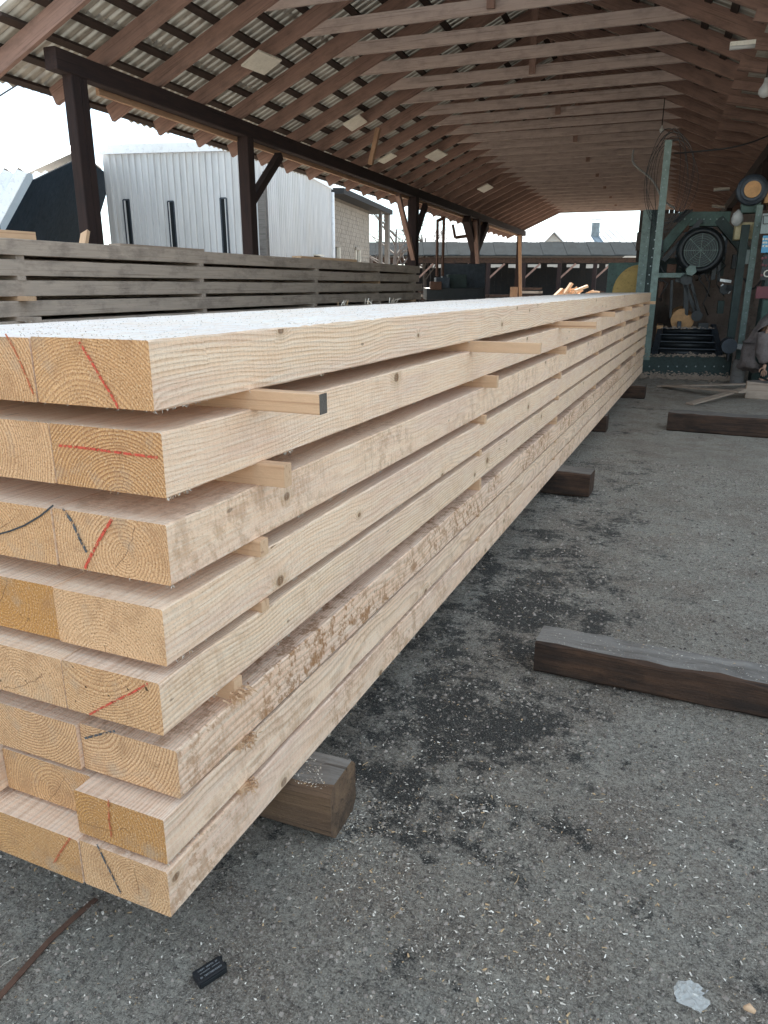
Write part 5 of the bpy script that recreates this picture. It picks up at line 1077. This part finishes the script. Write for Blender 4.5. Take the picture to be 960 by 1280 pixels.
# control cabinet
cc = shed_thing('control_cabinet', 'grey green control cabinet with blue display at the right edge', 'control cabinet', (sv(952, 400, 14.6).x, 14.6, 0))
VC = 14.6
wallbox(949, 264, 990, 402, VC, .5, cc, 'cabinet_body', 'dkgreen', .01, True); wallbox(950, 266, 988, 292, VC - .02, .02, cc, 'upper_panel', 'panel_grey')
ds = wallbox(951, 294, 975, 316, VC - .03, .03, cc, 'display', 'blue', .004)
mb = MB(SHED)
for k in range(9): a = sv(953 + (k % 3) * 3.4, 300 + (k // 3) * 4.4, VC - .035); mb.box((a.x, a.y, a.z), (a.x + .025 + .01 * (k % 2), a.y + .004, a.z + .03))
mb.build('display_marks', M['white'], ds)
wallbox(950, 318, 988, 350, VC - .02, .02, cc, 'button_panel', 'black')
mb = MB(SHED)
for x, y in ((953, 323), (957, 322), (953, 331), (957, 332), (952, 344)): a = sv(x, y, VC - .02); mb.cyl((a.x, a.y - .03, a.z), (a.x, a.y, a.z), .022, 10)
mb.build('push_buttons', M['maroon'], cc)
a = sv(959, 342, VC - .02); MB(SHED).ring((a.x, a.y - .02, a.z), (0, 1, 0), .05, .012, 18, 6).build('dial', M['white'], cc)
a = sv(954, 271, VC - .02); mb = MB(SHED); 
for q_ in (((954, 270), (954, 280)), ((954, 270), (975, 269)), ((954, 280), (975, 279))): mb.bar(sv(*q_[0], VC - .03), sv(*q_[1], VC - .03), .012, .012)
mb.build('label_outline', M['black'], cc)
wallbox(944, 358, 988, 373, VC - .06, .05, cc, 'maroon_panel', 'maroon', .005); wallbox(948, 376, 988, 420, VC - .03, .03, cc, 'lower_door', 'green', .005)
cable('pale cable looping down beside the control cabinet', [sv(949, 300, VC - .15), sv(945, 330, VC - .15), sv(946, 370, VC - .18), sv(951, 398, VC - .2), sv(958, 410, VC - .2)], .013, 'cable_pale')
cable('pale hose curving down inside the saw frame', [sv(905, 366, VP - .6), sv(904, 380, VP - .6), sv(897, 396, VP - .6), sv(889, 400, VP - .6), sv(884, 399, VP - .6)], .013, 'cable_pale')
cable('dark hose drooping under the motor', [sv(866, 348, VP - .6), sv(876, 361, VP - .6), sv(886, 352, VP - .6), sv(890, 342, VP - .6)], .02)
cable('dark cable sagging under the roof above the saw', [sv(780, 195, 15.6), sv(838, 190, 15.4), sv(870, 183, 15.6), sv(893, 174, 16)], .014)
cable('cable hanging from the far collar beams left of the saw', [sv(731, 190, 24), sv(732, 207, 24), sv(755, 228, 24), sv(768, 252, 24), sv(782, 262, 24)], .03, 'cable_pale')
cable('thin vertical pipe between the tank and the motor', [sv(911, 270, 15.6), sv(909, 300, 15.6), sv(906, 330, 15.6)], .02)
# lamps (unlit) under the roof
def tube(x0, y0, x1, y1, v, lab):
    a = sv(x0, y0, v); b = sv(x1, y1, v); t = shed_thing('tube_lamp', lab, 'lamp', a); MB(SHED).bar(a + Vector((0, 0, .04)), b + Vector((0, 0, .04)), .08, .05).build('housing', M['white'], t); MB(SHED).path([a, b], .03, 8).build('tube', M['bag'], t, smooth=True)
tube(892, 238, 912, 237, 27, 'unlit tube lamp hanging upper left of the round pulley'); tube(890, 258, 907, 260, 33, 'unlit tube lamp hanging lower, just above the green frame'); tube(912, 60, 944, 57, 12.3, 'unlit tube lamp under the roof at the upper right')
for x, y, v, r__, lab in ((956, 114, 13, .085, 'unlit pale bulb hanging at the right edge under the roof'), (827, 163, 17.5, .045, 'tiny white bulb hanging above the tall green post')):
    a = sv(x, y, v); t = shed_thing('hanging_bulb', lab, 'lamp', a); MB(SHED).path([a + Vector((0, 0, r__ * k)) for k in (-1, -.8, -.3, .3, .9, 1.4, 2.0)], r__, 12, radii=[r__ * .2, r__ * .65, r__, r__, r__ * .6, r__ * .35, r__ * .3]).build('bulb', M['bag'], t, smooth=True)
    MB(SHED).path([a + Vector((0, 0, r__ * 1.9)), a + Vector((0, 0, r__ * 1.9 + .5))], .01, 5).build('flex', M['cable_black'], t)

# ------------------------------------------------------------------ crouching person at the right edge
VPn = 13.9
def pp(x, y, dv=0): return sv(x, y, VPn + dv)
pg = pp(940, 480); person = shed_thing('person', 'person in grey-brown jacket and dark trousers crouching at the right edge by the saw', 'person', (pg.x, VPn, 0))
def skinned(name, nodes, edges, mat, par, root=0, sub=2):
    m = bpy.data.meshes.new(name); inv = MW[par.name].inverted(); m.from_pydata([inv @ (SHED @ Vector(p)) for p, r__ in nodes], edges, []); m.materials.append(M[mat])
    o = bpy.data.objects.new(name, m); COL.objects.link(o); o.parent = par; MW[o.name] = MW[par.name]
    md = o.modifiers.new('skin', 'SKIN'); md.use_smooth_shade = True
    for i, (p, r__) in enumerate(nodes): rr = r__ if isinstance(r__, tuple) else (r__, r__); m.skin_vertices[0].data[i].radius = rr
    m.skin_vertices[0].data[root].use_root = True
    s_ = o.modifiers.new('sub', 'SUBSURF'); s_.levels = sub; s_.render_levels = sub
    return o
hip = pp(943, 440); waist = pp(950, 426); chest = pp(962, 408); neck = pp(973, 395); sh1 = pp(966, 403, -.22); sh2 = pp(966, 401, .22)
hd = pp(984, 388)
el1 = pp(951, 436, -.34); wr1 = pp(956, 455, -.38); el2 = pp(975, 432, .3); wr2 = pp(985, 450, .1)
h1 = pp(943, 444, -.13); h2 = pp(943, 444, .13); k1 = pp(968, 449, -.22); k2 = pp(972, 446, .2); a1 = pp(950, 474, -.2); a2 = pp(956, 472, .2)
t1_ = Vector((a1.x + .22, a1.y, .06)); t2_ = Vector((a2.x + .22, a2.y, .06)); a1.z = .12; a2.z = .12
body = [(hip, .10), (waist, .09), (chest, .09), (neck, .05), (hd, .12), (sh1, .045), (el1, .05), (wr1, .035), (sh2, .045), (el2, .05), (wr2, .035), (h1, .09), (k1, .06), (a1, .05), (h2, .09), (k2, .06), (a2, .05), (t1_, .045), (t2_, .045), (hd + Vector((.03, 0, .12)), .10)]
be = [(0, 1), (1, 2), (2, 3), (3, 4), (2, 5), (5, 6), (6, 7), (2, 8), (8, 9), (9, 10), (0, 11), (11, 12), (12, 13), (0, 14), (14, 15), (15, 16), (13, 17), (16, 18), (4, 19)]
skinned('body', body, be, 'skin', person)
jk = [(hip + Vector((.0, 0, -.06)), (.22, .20)), (hip + Vector((.01, 0, .10)), .21), (waist, .20), (chest, .22), (neck + Vector((-.03, 0, -.03)), .13), (sh1, .13), (el1, .115), ((el1 + wr1) / 2, .105), (wr1, .09), (sh2, .13), (el2, .11), (wr2, .09), (hip + Vector((-.06, -.08, -.30)), (.20, .17))]
skinned('jacket', jk, [(0, 1), (1, 2), (2, 3), (3, 4), (3, 5), (5, 6), (6, 7), (7, 8), (3, 9), (9, 10), (10, 11), (0, 12)], 'jacket', person, sub=3)
jt = bpy.data.textures.new('cloth_folds', 'CLOUDS'); jt.noise_scale = .16; jm = [o for o in person.children if o.name.startswith('jacket')][0].modifiers.new('folds', 'DISPLACE'); jm.texture = jt; jm.strength = .09
for a_, b_, c_ in ((h1, k1, a1), (h2, k2, a2)): skinned('trouser_leg', [(a_, .16), ((a_ + b_) / 2, .13), (b_, .12), ((b_ + c_) / 2, .10), (c_ + Vector((0, 0, .03)), .085)], [(0, 1), (1, 2), (2, 3), (3, 4)], 'trousers', person)
for c_, d_ in ((a1, t1_), (a2, t2_)): skinned('boot', [(c_ + Vector((-.03, 0, -.03)), (.075, .06)), (c_, .065), (d_, (.055, .05))], [(0, 1), (0, 2)], 'boot', person, sub=1)
mb = MB(SHED); vs = []
for j in range(7):
    for i in range(12): t = 2 * math.pi * i / 12; ph = math.pi * .62 * j / 6; vs.append(hd + Vector((.02 + math.cos(t) * math.sin(ph) * .145, math.sin(t) * math.sin(ph) * .135, .06 + math.cos(ph) * .17)))
mb.add(vs, [(j * 12 + i, j * 12 + (i + 1) % 12, (j + 1) * 12 + (i + 1) % 12, (j + 1) * 12 + i) for j in range(6) for i in range(12)]); mb.build('hair', M['hair'], person, smooth=True)
mb = MB(SHED); fv = hd + Vector((.125, 0, .03))
for s_ in (-1, 1): mb.path([fv + Vector((0, s_ * .045, .03)), fv + Vector((.012, s_ * .045, .03))], .014, 8)
mb.build('eyes', M['black'], person)
MB(SHED).path([fv + Vector((-.01, 0, .03)), fv + Vector((.03, 0, -.01)), fv + Vector((0, 0, -.02))], .014, 6).build('nose', M['skin'], person, smooth=True)
for wr, sg in ((wr1, -1), (wr2, 1)):
    dn = Vector((.05, 0, -1)).normalized(); pl_ = wr + dn * .07; nodes = [(wr, .035), (pl_, (.045, .02)), (pl_ + dn * .04, (.045, .018))]; ed = [(0, 1), (1, 2)]
    for k, l in enumerate((.085, .10, .095, .075)):
        b0 = pl_ + dn * .05 + Vector((-.036 + .024 * k, 0, 0)); i0 = len(nodes); nodes += [(b0, .011), (b0 + dn * l * .45 + Vector((0, sg * -.008, 0)), .0105), (b0 + dn * l * .75 + Vector((0, sg * -.03, 0)), .010), (b0 + dn * l * .85 + Vector((0, sg * -.05, 0)), .009)]; ed += [(2, i0), (i0, i0 + 1), (i0 + 1, i0 + 2), (i0 + 2, i0 + 3)]
    i0 = len(nodes); nodes += [(pl_ + Vector((-.05, 0, 0)), .013), (pl_ + Vector((-.07, 0, -.04)), .0115), (pl_ + Vector((-.065, sg * -.02, -.07)), .010)]; ed += [(1, i0), (i0, i0 + 1), (i0 + 1, i0 + 2)]
    skinned('hand', nodes, ed, 'skin', person, sub=1)
a = pp(912, 479, .3); b = pp(934, 450, .3)
mb = MB(SHED); cx = (a.x + b.x) / 2; wd = (b.x - a.x) / 2
pts = [(cx, VPn + .35, z) for z in (0, .12, .3, b.z - .03, b.z)]; mb.path(pts, wd, 14, radii=[wd * 1.05, wd, wd * .95, wd * .9, wd * .8]); o = mb.build('grey_stump', M['pole'], base=(cx, VPn + .35, 0)); tag(o, 'rounded grey stump just left of the crouching person', 'stump')
